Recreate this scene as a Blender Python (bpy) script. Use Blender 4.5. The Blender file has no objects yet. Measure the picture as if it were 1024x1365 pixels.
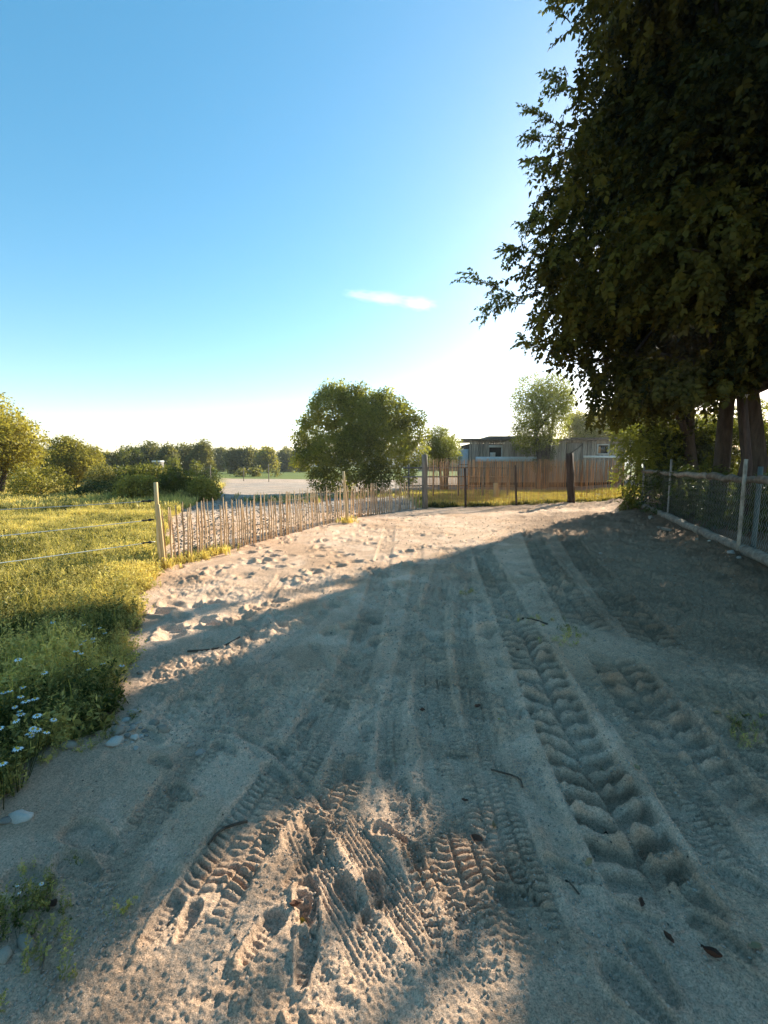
import bpy, math, random
import numpy as np
from math import radians as R, sin, cos, tan, pi
from mathutils import Vector, Matrix

random.seed(7)
rng = np.random.default_rng(7)
S = bpy.context.scene
C = S.collection

# ------------------------------------------------------------------ camera, sky, sun, exposure
EYE = 1.6
FPX = 580.0                       # focal length in photograph pixels (1024 x 1365)
PITCH = math.atan(62.5 / FPX)
cam = bpy.data.cameras.new('camera'); cam_ob = bpy.data.objects.new('camera', cam); C.objects.link(cam_ob)
cam_ob.location = (0, 0, EYE); cam_ob.rotation_euler = (pi / 2 - PITCH, 0, 0)
cam.sensor_fit = 'VERTICAL'; cam.sensor_height = 24.0; cam.lens = 24.0 * FPX / 1365.0
cam.clip_start = 0.05; cam.clip_end = 6000
S.camera = cam_ob

SUN_AZ, SUN_EL = R(39), R(22)     # azimuth to the right of the view, elevation
world = bpy.data.worlds.new('World'); S.world = world; world.use_nodes = True
wn = world.node_tree; wn.nodes.clear()
sky = wn.nodes.new('ShaderNodeTexSky'); sky.sky_type = 'NISHITA'; sky.sun_disc = False
sky.sun_elevation = SUN_EL; sky.sun_rotation = SUN_AZ
sky.altitude = 100; sky.air_density = 1.0; sky.dust_density = 0.35; sky.ozone_density = 2.2
bg = wn.nodes.new('ShaderNodeBackground'); bg.inputs['Strength'].default_value = 0.08
wo = wn.nodes.new('ShaderNodeOutputWorld')
hs = wn.nodes.new('ShaderNodeHueSaturation'); hs.inputs['Saturation'].default_value = 1.44; hs.inputs['Hue'].default_value = 0.488
gm = wn.nodes.new('ShaderNodeGamma'); gm.inputs[1].default_value = .82
wn.links.new(sky.outputs[0], gm.inputs[0]); wn.links.new(gm.outputs[0], hs.inputs['Color']); wb = wn.nodes.new('ShaderNodeMix'); wb.data_type = 'RGBA'; wb.blend_type = 'MULTIPLY'; wb.inputs[0].default_value = 1; wb.inputs[7].default_value = (1.2, 1.0, .91, 1)
wn.links.new(hs.outputs[0], wb.inputs[6]); wn.links.new(wb.outputs[2], bg.inputs['Color']); wn.links.new(bg.outputs[0], wo.inputs['Surface'])
sl = bpy.data.lights.new('sun', 'SUN'); sun_ob = bpy.data.objects.new('sun', sl); C.objects.link(sun_ob)
sl.energy = 2.65; sl.angle = R(0.5); sl.color = (1.0, 0.94, 0.76)
SUN = Vector((sin(SUN_AZ) * cos(SUN_EL), cos(SUN_AZ) * cos(SUN_EL), sin(SUN_EL)))
sun_ob.rotation_euler = SUN.to_track_quat('Z', 'Y').to_euler()
sun_ob.location = SUN * 60
S.view_settings.view_transform = 'Standard'; S.view_settings.look = 'None'
S.view_settings.exposure = 2.2; S.view_settings.gamma = 1.0; S.view_settings.use_curve_mapping = False
S.render.engine = 'CYCLES'
S.cycles.max_bounces = 8; S.cycles.diffuse_bounces = 3; S.cycles.transmission_bounces = 4; S.cycles.transparent_max_bounces = 8
S.cycles.use_denoising = True

# ------------------------------------------------------------------ photograph pixel <-> place
CT, ST = cos(PITCH), sin(PITCH)
def ray(px, py):
    r = (px - 512.0) / FPX; u = (682.5 - py) / FPX
    return np.array([r, CT + ST * u, -ST + CT * u])
def gp(px, py, h=0.0):
    d = ray(px, py); t = (h - EYE) / d[2]
    return np.array([d[0] * t, d[1] * t])
def at(px, py, dist):
    d = ray(px, py); t = dist / d[1]
    return np.array([d[0] * t, dist, EYE + d[2] * t])
def project(p):
    p = np.asarray(p); x, y, z = p[..., 0], p[..., 1], p[..., 2] - EYE
    f = CT * y - ST * z; u = ST * y + CT * z
    return 512 + FPX * x / f, 682.5 - FPX * u / f

# ------------------------------------------------------------------ noise
_T = rng.random((256, 256))
def vnoise(x, y, seed=0):
    x = np.asarray(x, float) + seed * 17.31; y = np.asarray(y, float) + seed * 9.73
    xi = np.floor(x).astype(int); yi = np.floor(y).astype(int); fx = x - xi; fy = y - yi
    fx = fx * fx * fx * (fx * (fx * 6 - 15) + 10); fy = fy * fy * fy * (fy * (fy * 6 - 15) + 10)
    a = _T[yi & 255, xi & 255]; b = _T[yi & 255, (xi + 1) & 255]; c = _T[(yi + 1) & 255, xi & 255]; d = _T[(yi + 1) & 255, (xi + 1) & 255]
    return (a + (b - a) * fx) * (1 - fy) + (c + (d - c) * fx) * fy - 0.5
def fbm(x, y, seed=0, oct=4, gain=0.5):
    s = 0; a = 1.0
    for i in range(oct):
        s = s + a * vnoise(x * 0.8 + y * 0.6, -x * 0.6 + y * 0.8, seed + i); x = x * 2.03; y = y * 2.03; a *= gain
    return s
def sstep(a, b, x):
    t = np.clip((x - a) / (b - a), 0, 1); return t * t * (3 - 2 * t)

def catmull(P, n=8):
    P = [np.asarray(p, float) for p in P]; P = [2 * P[0] - P[1]] + P + [2 * P[-1] - P[-2]]; out = []
    for i in range(1, len(P) - 2):
        for k in range(n):
            t = k / n; a, b, c, d = P[i - 1], P[i], P[i + 1], P[i + 2]
            out.append(0.5 * (2 * b + (c - a) * t + (2 * a - 5 * b + 4 * c - d) * t * t + (3 * b - a - 3 * c + d) * t ** 3))
    out.append(P[-2]); return np.array(out)

def inpoly(x, y, poly):
    x = np.asarray(x); y = np.asarray(y); r = np.zeros(x.shape, bool); n = len(poly)
    for i in range(n):
        x1, y1 = poly[i]; x2, y2 = poly[(i + 1) % n]
        if y1 == y2: continue
        c = ((y1 > y) != (y2 > y)) & (x < (x2 - x1) * (y - y1) / (y2 - y1) + x1); r ^= c
    return r

# ------------------------------------------------------------------ terrain
FN0 = gp(856, 676, 0.12); FN1 = gp(1024, 752, 0.12)        # line of the log at the foot of the wire fence
FD = (FN1 - FN0) / np.linalg.norm(FN1 - FN0); FNR = np.array([-FD[1], FD[0]])  # to the right of the yard
def fence_side(x, y): return (x - FN0[0]) * FNR[0] + (y - FN0[1]) * FNR[1]
# sand / meadow edge, X as a function of distance
_edge = [gp(*p) for p in [(-50, 1160), (10, 1100), (50, 1050), (75, 1012), (110, 985), (140, 962), (178, 938), (172, 905), (168, 870), (188, 825), (185, 800), (205, 775), (214, 762)]]
_ez = [0.3] + [e[1] for e in _edge] + [9, 11.6, 16, 21, 27, 40, 60]
_ex = [-2.1] + [e[0] for e in _edge] + [-4.5, -5.8, -7.4, -8.4, -10.3, -14.5, -21]
_o = np.argsort(_ez); _ez = np.array(_ez)[_o]; _ex = np.array(_ex)[_o]
def edge_x(y): return np.interp(y, _ez, _ex)
MX, MY = -11.2, 21.0
def H0(x, y):
    x = np.asarray(x, float); y = np.asarray(y, float)
    h = 0.035 * fbm(x * 0.55, y * 0.55, 3, 3) * 1.0
    s = fence_side(x, y)
    h = h + 0.15 * sstep(-1.1, 0.0, s) + 0.04 * fbm(x * 2.2, y * 2.2, 91, 3) * sstep(-1.5, -.3, s) + 0.25 * sstep(0.1, 3.0, s)
    m = edge_x(y) + 0.15 * fbm(x * 2, y * 2, 21, 2) - x
    h = h + np.where(y < 60, 0.07 * sstep(0.0, 0.6, m) + 0.10 * sstep(0.0, 1.5, m) * fbm(x * 0.9, y * 0.9, 5, 3), 0)
    h = h + 1.25 * np.exp(-((x - MX) / 2.3) ** 2 - ((y - MY) / 2.0) ** 2)
    h = h + 0.10 * np.exp(-((x + 1.9) / 0.8) ** 2 - ((y - 13.6) / 0.9) ** 2) + 0.12 * np.exp(-((x - 0.1) / 0.8) ** 2 - ((y - 17.0) / 0.9) ** 2)
    far = sstep(60, 300, np.hypot(x, y))
    return h + far * 2.0 * fbm(x * 0.008, y * 0.008, 9, 2)

TRACKS = []   # (kind, width, polyline)
def track(kind, width, pts, depth=1.0, s0=0.0):
    TRACKS.append((kind, width, catmull([gp(*p) for p in pts]), depth))
track('lug', 0.37, [(640, 728), (655, 760), (688, 830), (722, 900), (764, 985), (824, 1090), (880, 1190), (925, 1280)], 1.0)
track('lug', 0.38, [(805, 868), (850, 922), (902, 982), (960, 1052), (1030, 1140)], 0.9)
track('lug', 0.40, [(705, 705), (728, 750), (775, 822), (800, 850)], 1.0)
track('lug', 0.40, [(748, 705), (785, 755), (850, 830), (900, 880)], .7)
track('lug', 0.34, [(690, 700), (660, 720), (600, 750)], .6)
track('block', 0.25, [(768, 885), (820, 940), (872, 1000), (960, 1130), (1040, 1240)], 1.0)
track('block', 0.27, [(600, 728), (580, 800), (575, 900), (592, 1000), (612, 1110), (640, 1200), (668, 1340)], 1.0)
track('block', 0.20, [(622, 735), (618, 830), (628, 900), (648, 1000), (680, 1120), (725, 1260), (760, 1380)], 0.8)
track('block', 0.27, [(520, 700), (508, 760), (482, 870), (442, 935), (400, 1010), (348, 1085), (280, 1190), (200, 1330)], 1.0)
track('block', 0.20, [(470, 960), (462, 1030), (420, 1110), (390, 1190), (370, 1290)], 0.7)
track('rib', 0.15, [(385, 1060), (400, 1110), (445, 1190), (500, 1290), (560, 1400)], 1.0)
track('rib', 0.15, [(430, 1050), (470, 1110), (530, 1200), (590, 1290), (650, 1400)], 1.0)
track('rib', 0.18, [(300, 870), (330, 960), (400, 1040), (430, 1060)], 0.5)
track('rib', 0.20, [(600, 728), (615, 760), (585, 810)], 0.6)
track('groove', 0.05, [(575, 1180), (600, 1200), (615, 1225), (645, 1235), (652, 1265)], 1.0)
track('groove', 0.05, [(690, 1010), (715, 1030), (745, 1075)], 0.7)
track('groove', 0.05, [(520, 1060), (545, 1120), (575, 1060)], 0.8)
track('groove', 0.07, [(105, 1265), (130, 1225), (165, 1190)], 0.8)
track('groove', 0.10, [(0, 1345), (60, 1310), (130, 1295)], 1.0)
track('groove', 0.07, [(350, 940), (300, 965), (250, 1000)], 0.7)

PRINTS = []   # shoe prints: x, y, angle, length, depth
for px, py, a, l in [(490, 972, 0.1, .27), (468, 1025, -.1, .27), (424, 1115, .15, .22), (462, 1193, .5, .2), (498, 1186, .2, .2), (408, 1285, .0, .22), (415, 1225, .4, .2), 
                     (350, 1255, -.5, .25), (370, 1000, .8, .25), (300, 1000, 1.0, .25), (120, 1120, 1.2, .38), (105, 1160, 1.2, .3), (240, 1060, .9, .27), (330, 950, .8, .25),
                     (520, 1110, 1.2, .22), (555, 1140, .2, .2), (450, 935, .9, .3), (640, 900, 1.3, .25), (540, 870, .2, .25), (420, 865, .4, .24), (690, 1190, 1.4, .25),
                     (610, 1000, 1.4, .2), (885, 1140, .3, .28), (930, 1190, .3, .3), (870, 1290, .1, .28), (960, 1250, .5, .26), (1000, 1180, .8, .3), (850, 1330, .6, .3), (760, 1160, 1.2, .28), (200, 985, 1.1, .3), (215, 1020, 1.0, .22), (40, 1180, 1.3, .3)]:
    q = gp(px, py); PRINTS.append((q[0], q[1], a, l * .80, 0.019))
for i in range(46):
    px, py = rng.uniform(190, 700), rng.uniform(800, 1240); q = gp(px, py)
    if q[0] > edge_x(q[1]) + .25: PRINTS.append((q[0], q[1], rng.normal(.2, .5), rng.uniform(.14, .25), rng.uniform(.008, .018)))
track('block', 0.16, [(380, 760), (330, 850), (300, 960), (180, 1120), (90, 1290)], .7)
track('rib', 0.14, [(530, 720), (420, 830), (330, 900), (250, 1010), (150, 1200)], .6)
track('block', 0.14, [(560, 725), (545, 850), (520, 960), (540, 1080), (600, 1250), (640, 1400)], .7)
track('groove', 0.05, [(690, 880), (600, 905), (520, 930), (440, 985)], .6)
track('groove', 0.04, [(220, 960), (330, 985), (420, 1050), (470, 1130)], .6)
PITS = []     # hoof pits over the yard
for i in range(820):
    y = 3.4 + 15 * rng.random() ** 1.1; x = rng.uniform(edge_x(y) + 0.1, min(0.75 * y, 9))
    if fence_side(x, y) > -0.8: continue
    if x > 0.6 + 0.15 * y and rng.random() < .6: continue
    if y < 6 and rng.random() < .55: continue
    PITS.append((x, y, rng.uniform(0, pi), rng.uniform(.05, .12), rng.uniform(.02, .05)))

def Hf(x, y, want_tone=False):
    """height of the sandy yard with every track and print pressed into it"""
    x = np.asarray(x, float); y = np.asarray(y, float); sh = x.shape; x = x.ravel(); y = y.ravel()
    h = H0(x, y)
    sand = sstep(-0.05, 0.25, x - edge_x(y)) * (1 - sstep(-0.3, 0.1, fence_side(x, y)))
    rough = (1 - .45 * sstep(4, 8, y)) * (0.75 + 1.6 * sstep(.05, .35, fbm(x * .7, y * .7, 31, 2)) + .3 * sstep(0.3, 2.5, x - 0.16 * y - 0.9)) + 1.9 * sstep(0.3, 2.0, x - 0.2 * y - .6)
    h = h + sand * rough * (0.022 * fbm(x * 3.1, y * 3.1, 11, 2) + 0.012 * fbm(x * 8.5, y * 8.5, 13, 2) + 0.011 * fbm(x * 34, y * 34, 15, 3, .7))
    for (cx, cy, a, r, d) in PITS:
        m = np.nonzero((abs(x - cx) < 3 * r) & (abs(y - cy) < 3 * r))[0]
        if len(m) == 0: continue
        u = (x[m] - cx) * cos(a) + (y[m] - cy) * sin(a); v = -(x[m] - cx) * sin(a) + (y[m] - cy) * cos(a)
        q = np.sqrt((u / (r * 1.35)) ** 2 + (v / r) ** 2)
        h[m] += d * (-(1 - sstep(.5, 1.05, q)) + .45 * np.exp(-((q - 1.25) / .25) ** 2) * (0.6 + 0.8 * (v > 0)))
    base = h.copy(); packed_shade = np.ones(len(x))
    for kind, w, pl, dep in TRACKS:
        lo = pl.min(0) - w; hi = pl.max(0) + w
        m = np.nonzero((x > lo[0]) & (x < hi[0]) & (y > lo[1]) & (y < hi[1]))[0]
        if len(m) == 0: continue
        X = x[m]; Y = y[m]; best = np.full(len(m), 9.0); sd = np.zeros(len(m)); ss = np.zeros(len(m)); acc = 0; total = np.linalg.norm(np.diff(pl, axis=0), axis=1).sum()
        for i in range(len(pl) - 1):
            a, b = pl[i], pl[i + 1]; L = np.linalg.norm(b - a) + 1e-9; t = (b - a) / L
            s = np.clip((X - a[0]) * t[0] + (Y - a[1]) * t[1], 0, L); dx = X - a[0] - s * t[0]; dy = Y - a[1] - s * t[1]; dd = np.hypot(dx, dy)
            k = dd < best; best[k] = dd[k]; ss[k] = acc + s[k]; sd[k] = (t[0] * dy - t[1] * dx)[k]; acc += L
        end = sstep(0, .4, ss) * (1 - sstep(total - .5, total, ss))
        patch = 0.55 + 0.75 * sstep(-.25, .2, fbm(X * 1.7, Y * 1.7, 41 + int(w * 100), 2))
        k = dep * end * np.clip(patch + .25, 0, 1.15)
        e = w / 2; inside = 1 - sstep(e - .02, e + .015, best)
        rim = np.exp(-((best - e - .03) / .03) ** 2)
        if kind == 'lug':
            wob = .05 * vnoise(X * 5, Y * 5, 3) + .02 * vnoise(X * 19, Y * 19, 4)
            ph = (ss + np.abs(sd) * 0.40 + np.where(sd > 0, 0.0675, 0) + wob) / 0.135; f = ph - np.floor(ph)
            bar = sstep(.0, .08, f) * (1 - sstep(.34, .52, f)) * (.75 + .5 * vnoise(X * 9, Y * 9, 8))
            cen = sstep(.0, .05, np.abs(sd))
            lug = .70 + .5 * _T[(np.floor(ph).astype(int) * 7) & 255, (np.floor(sd * 0 + (sd > 0) * 3 + w * 100)).astype(int) & 255]; crumb = 1 + .6 * fbm(X * 16, Y * 16, 66, 3)
            dh = inside * (-.038 + .072 * bar * lug * crumb * (0.35 + .65 * cen)) + .019 * rim * crumb
        elif kind == 'block':
            g = (sd / w + .5) * 3; gf = g - np.floor(g); ph = (ss + .010 * np.sin(sd * 30) + .012 * vnoise(X * 12, Y * 12, 5)) / 0.034 + .5 * (np.floor(g) % 2); f = ph - np.floor(ph)
            cell = sstep(0, .25, f) * (1 - sstep(.6, .85, f)) * np.where((gf > .10) & (gf < .92), 1, .1)
            crumb = np.clip(.75 + 1.6 * fbm(X * 9, Y * 9, 67, 3), 0, 1.4)
            dh = inside * (-.020 + .017 * cell * crumb) + .010 * rim * crumb
        elif kind == 'rib':
            f = sd / w * 7.5 * 2 * pi
            dh = inside * (-.012 + .0052 * np.cos(f)) + .007 * rim
        else:
            dh = -.022 * (1 - sstep(.2 * w, .7 * w, best)) + .010 * np.exp(-((best - w) / (.35 * w)) ** 2)
        smooth = inside * min(.6, dep) * end if kind != 'groove' else 0
        if kind != 'groove': packed_shade[m] *= 1 - .12 * inside * np.clip(k, 0, 1) * (1 + (1.0 * (1 - bar) if kind == 'lug' else 0))  # packed tracks darker; shade in the gaps between lug bars painted in too
        h[m] = h[m] * (1 - smooth) + (H0(X, Y) * .35 + base[m] * .65) * smooth + dh * k
    for (cx, cy, a, l, d) in PRINTS:
        m = np.nonzero((abs(x - cx) < l) & (abs(y - cy) < l))[0]
        if len(m) == 0: continue
        u = (x[m] - cx) * cos(a) + (y[m] - cy) * sin(a); v = -(x[m] - cx) * sin(a) + (y[m] - cy) * cos(a)
        vv = v / (l / 2); wd = l * .19 * (1 + .22 * np.sin(vv * 2.4 + .4))
        q = np.maximum(np.abs(u) / wd, np.abs(vv)) * .5 + np.sqrt((u / wd) ** 2 + vv ** 2) * .5
        sole = .15 * np.cos(vv * l * 150)
        h[m] += d * (-(1 - sstep(.82, 1.02, q)) * (1 + sole) + .5 * np.exp(-((q - 1.15) / .14) ** 2))
    return (h.reshape(sh), packed_shade.reshape(sh)) if want_tone else h.reshape(sh)

# ------------------------------------------------------------------ materials
def nt(name):
    m = bpy.data.materials.new(name); m.use_nodes = True; t = m.node_tree; t.nodes.clear()
    o = t.nodes.new('ShaderNodeOutputMaterial'); return m, t, o
def N(t, typ, **kw):
    n = t.nodes.new(typ)
    for k, v in kw.items():
        if k in n.inputs: n.inputs[k].default_value = v
        else: setattr(n, k, v)
    return n
def ramp(t, fac, stops):
    r = t.nodes.new('ShaderNodeValToRGB'); e = r.color_ramp.elements
    while len(e) < len(stops): e.new(.5)
    for i, (p, c) in enumerate(stops): e[i].position = p; e[i].color = (*c, 1)
    t.links.new(fac, r.inputs[0]); return r.outputs[0]
def mixc(t, a, b, fac, mode='MIX'):
    n = t.nodes.new('ShaderNodeMix'); n.data_type = 'RGBA'; n.blend_type = mode
    for s, v in ((n.inputs[0], fac), (n.inputs[6], a), (n.inputs[7], b)):
        if hasattr(v, 'is_output'): t.links.new(v, s)
        elif isinstance(v, (int, float)): s.default_value = v
        else: s.default_value = (*v, 1)
    return n.outputs[2]
def surf_mat(name, c1, c2, scale=(6, 6, 6), rough=.85, bump=.3, bscale=40, spec=.2, coords='Object', detail=5, dist=.004):
    """rough natural surface: two colours through stretched noise, with fine relief"""
    m, t, o = nt(name); tc = N(t, 'ShaderNodeTexCoord'); mp = N(t, 'ShaderNodeMapping'); mp.inputs['Scale'].default_value = scale
    oi = N(t, 'ShaderNodeObjectInfo'); add = N(t, 'ShaderNodeVectorMath', operation='ADD'); mul = N(t, 'ShaderNodeMath', operation='MULTIPLY'); mul.inputs[1].default_value = 37
    t.links.new(oi.outputs['Random'], mul.inputs[0]); t.links.new(tc.outputs[coords], add.inputs[0]); t.links.new(mul.outputs[0], add.inputs[1]); t.links.new(add.outputs[0], mp.inputs[0])
    n = N(t, 'ShaderNodeTexNoise', Scale=1.0, Detail=detail, Roughness=.65); t.links.new(mp.outputs[0], n.inputs['Vector'])
    col = ramp(t, n.outputs[0], [(.3, c1), (.7, c2)])
    hsv = N(t, 'ShaderNodeHueSaturation'); mr = N(t, 'ShaderNodeMapRange'); mr.inputs[3].default_value = .72; mr.inputs[4].default_value = 1.25
    t.links.new(oi.outputs['Random'], mr.inputs[0]); t.links.new(mr.outputs[0], hsv.inputs['Value']); t.links.new(col, hsv.inputs['Color'])
    b = N(t, 'ShaderNodeBsdfPrincipled', Roughness=rough); b.inputs['Specular IOR Level'].default_value = spec
    t.links.new(hsv.outputs[0], b.inputs['Base Color'])
    n2 = N(t, 'ShaderNodeTexNoise', Scale=bscale, Detail=4, Roughness=.7); mp2 = N(t, 'ShaderNodeMapping'); mp2.inputs['Scale'].default_value = tuple(s / max(scale) for s in scale)
    t.links.new(add.outputs[0], mp2.inputs[0]); t.links.new(mp2.outputs[0], n2.inputs['Vector'])
    bp = N(t, 'ShaderNodeBump', Strength=bump, Distance=dist); t.links.new(n2.outputs[0], bp.inputs['Height']); t.links.new(bp.outputs[0], b.inputs['Normal'])
    t.links.new(b.outputs[0], o.inputs[0]); return m
def leaf_mat(name, c1, c2, trans=.4, tcol=None, rough=.5, spec=.25, trunkish=None, inst=False):
    """leaf: colour from the 'tint' of each spray, light passing through the blade"""
    m, t, o = nt(name); a = N(t, 'ShaderNodeAttribute'); a.attribute_name = 'tint'
    fac = a.outputs['Fac']
    if inst:
        a2 = N(t, 'ShaderNodeAttribute'); a2.attribute_type = 'INSTANCER'; a2.attribute_name = 'itint'; ad = N(t, 'ShaderNodeMath', operation='ADD'); t.links.new(fac, ad.inputs[0]); t.links.new(a2.outputs['Fac'], ad.inputs[1]); fac = ad.outputs[0]
    col = ramp(t, fac, [(0, c1), (1, c2)])
    b = N(t, 'ShaderNodeBsdfPrincipled', Roughness=rough); b.inputs['Specular IOR Level'].default_value = spec; t.links.new(col, b.inputs['Base Color'])
    tr = N(t, 'ShaderNodeBsdfTranslucent')
    tc = mixc(t, col, tcol or (1.0, 1.0, .35), .5, 'MULTIPLY') if tcol is None else mixc(t, col, tcol, .6)
    t.links.new(tc, tr.inputs[0])
    mx = N(t, 'ShaderNodeMixShader'); mx.inputs[0].default_value = trans
    t.links.new(b.outputs[0], mx.inputs[1]); t.links.new(tr.outputs[0], mx.inputs[2]); t.links.new(mx.outputs[0], o.inputs[0]); return m

def sand_mat():
    m, t, o = nt('sandy_soil'); a = N(t, 'ShaderNodeAttribute'); a.attribute_name = 'tone'; tc = N(t, 'ShaderNodeTexCoord')
    def nz(sc, d=5, r=.6):
        n = N(t, 'ShaderNodeTexNoise', Scale=sc, Detail=d, Roughness=r); t.links.new(tc.outputs['Object'], n.inputs['Vector']); return n.outputs[0]
    big = ramp(t, nz(1.3), [(.35, (.88, .87, .86)), (.65, (1.16, 1.15, 1.14))])
    fine = ramp(t, nz(55, 6, .75), [(.3, (.78, .77, .76)), (.5, (1.05, 1.05, 1.05)), (.72, (1.22, 1.21, 1.19))])
    grain = ramp(t, nz(150, 3, .8), [(.30, (.52, .50, .49)), (.5, (1.06, 1.06, 1.06)), (.70, (1.46, 1.44, 1.41))])
    c = mixc(t, a.outputs['Color'], big, 1.0, 'MULTIPLY'); c = mixc(t, c, fine, 1.0, 'MULTIPLY'); c = mixc(t, c, grain, 1.0, 'MULTIPLY')
    b = N(t, 'ShaderNodeBsdfPrincipled', Roughness=.95); b.inputs['Specular IOR Level'].default_value = .08; t.links.new(c, b.inputs['Base Color'])
    b1 = N(t, 'ShaderNodeBump', Strength=1.0, Distance=.023); t.links.new(nz(38, 8, .75), b1.inputs['Height'])
    b2 = N(t, 'ShaderNodeBump', Strength=.9, Distance=.008); t.links.new(nz(130, 4, .75), b2.inputs['Height']); t.links.new(b1.outputs[0], b2.inputs['Normal']); t.links.new(b2.outputs[0], b.inputs['Normal'])
    t.links.new(b.outputs[0], o.inputs[0]); return m

M = dict(
    sand=sand_mat(),
    pale=surf_mat('split_chestnut', (.36, .215, .115), (.64, .44, .26), (30, 30, 3), .8, .5, 60),
    stake=surf_mat('fresh_stake_wood', (.46, .30, .14), (.66, .48, .26), (30, 30, 2.5), .75, .4, 60),
    reed=surf_mat('brown_sticks', (.34, .165, .07), (.64, .37, .165), (25, 25, 3), .85, .5, 60),
    darkpost=surf_mat('dark_post_wood', (.035, .022, .018), (.10, .065, .05), (14, 14, 2), .9, .6, 40),
    greypost=surf_mat('grey_post_wood', (.10, .085, .07), (.24, .20, .165), (20, 20, 2), .9, .6, 40),
    log=surf_mat('weathered_log', (.12, .09, .065), (.31, .25, .19), (9, 9, 9), .9, .8, 30, dist=.012),
    bark=surf_mat('tree_bark', (.035, .026, .02), (.11, .085, .065), (9, 9, 2), .95, .9, 14, dist=.03),
    board=surf_mat('grey_boards', (.24, .19, .15), (.48, .40, .325), (12, 12, 1.2), .9, .6, 30),
    roof=surf_mat('roof_felt', (.12, .10, .09), (.24, .21, .18), (3, 3, 3), .9, .4, 20),
    white=surf_mat('white_paint', (.62, .62, .60), (.82, .82, .80), (5, 5, 5), .5, .15, 20),
    paleblue=surf_mat('pale_blue_panel', (.42, .50, .56), (.62, .70, .75), (3, 3, 3), .55, .15, 20),
    iron=surf_mat('galvanised_wire', (.17, .15, .13), (.32, .29, .26), (9, 9, 9), .5, .2, 30, spec=.5),
    rust=surf_mat('rusty_wire', (.05, .035, .028), (.12, .09, .07), (9, 9, 9), .7, .2, 30),
    peel=surf_mat('peeling_white_post', (.16, .12, .085), (.42, .35, .27), (22, 22, 7), .85, .6, 40),
    bluepaint=surf_mat('blue_green_paint', (.05, .062, .058), (.10, .125, .115), (10, 10, 3), .6, .4, 30),
    rope=surf_mat('white_rope', (.60, .56, .50), (.76, .72, .65), (60, 60, 60), .8, .4, 90),
    black=surf_mat('black_plastic', (.012, .012, .012), (.03, .03, .03), (20, 20, 20), .45, .1, 30, spec=.4),
    stone=surf_mat('pale_stone', (.22, .18, .145), (.42, .355, .295), (14, 14, 14), .8, .4, 40),
    tanstone=surf_mat('tan_stone', (.22, .17, .125), (.42, .34, .26), (14, 14, 14), .85, .4, 40),
    whitestone=surf_mat('white_stone', (.36, .315, .265), (.56, .50, .43), (14, 14, 14), .7, .3, 40),
    deadleaf=surf_mat('dead_brown_leaf', (.045, .018, .012), (.16, .07, .04), (30, 30, 30), .7, .4, 80),
    tanleaf=surf_mat('dry_tan_leaf', (.20, .13, .06), (.42, .30, .16), (30, 30, 30), .7, .4, 80),
    yellowleaf=surf_mat('yellow_green_leaf', (.28, .24, .04), (.48, .38, .08), (30, 30, 30), .6, .3, 80),
    twig=surf_mat('dry_twig', (.05, .035, .025), (.16, .115, .08), (30, 30, 30), .9, .4, 80),
    glass=surf_mat('dark_window_glass', (.015, .018, .02), (.04, .045, .05), (2, 2, 2), .08, .0, 20, spec=.6),
    inside=surf_mat('shed_interior', (.02, .017, .015), (.04, .034, .03), (3, 3, 3), .9, .2, 20),
    petal=surf_mat('white_petals', (.72, .72, .70), (.85, .85, .82), (9, 9, 9), .6, .1, 20),
    yolk=surf_mat('yellow_flower_centre', (.5, .34, .03), (.62, .44, .05), (9, 9, 9), .7, .3, 200),
    big_leaf=leaf_mat('shade_tree_leaves', (.018, .022, .005), (.13, .105, .016), .42, rough=.6, spec=.10),
    bush_leaf=leaf_mat('bush_leaves', (.075, .090, .016), (.25, .23, .042), .5),
    mid_leaf=leaf_mat('round_bush_leaves', (.12, .135, .022), (.46, .42, .07), .6),
    lime_leaf=leaf_mat('light_green_leaves', (.14, .155, .025), (.40, .39, .07), .6),
    gold_leaf=leaf_mat('golden_green_leaves', (.17, .155, .03), (.55, .45, .09), .55),
    far_leaf=leaf_mat('far_tree_leaves', (.12, .115, .032), (.34, .29, .08), .5),
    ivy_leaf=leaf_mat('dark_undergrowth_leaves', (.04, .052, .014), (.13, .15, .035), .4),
    grass=leaf_mat('meadow_weeds', (.05, .068, .014), (.80, .63, .21), .5, inst=True),
    drygrass=leaf_mat('dry_grass', (.34, .27, .05), (.72, .55, .14), .5, inst=True),
)

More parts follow.
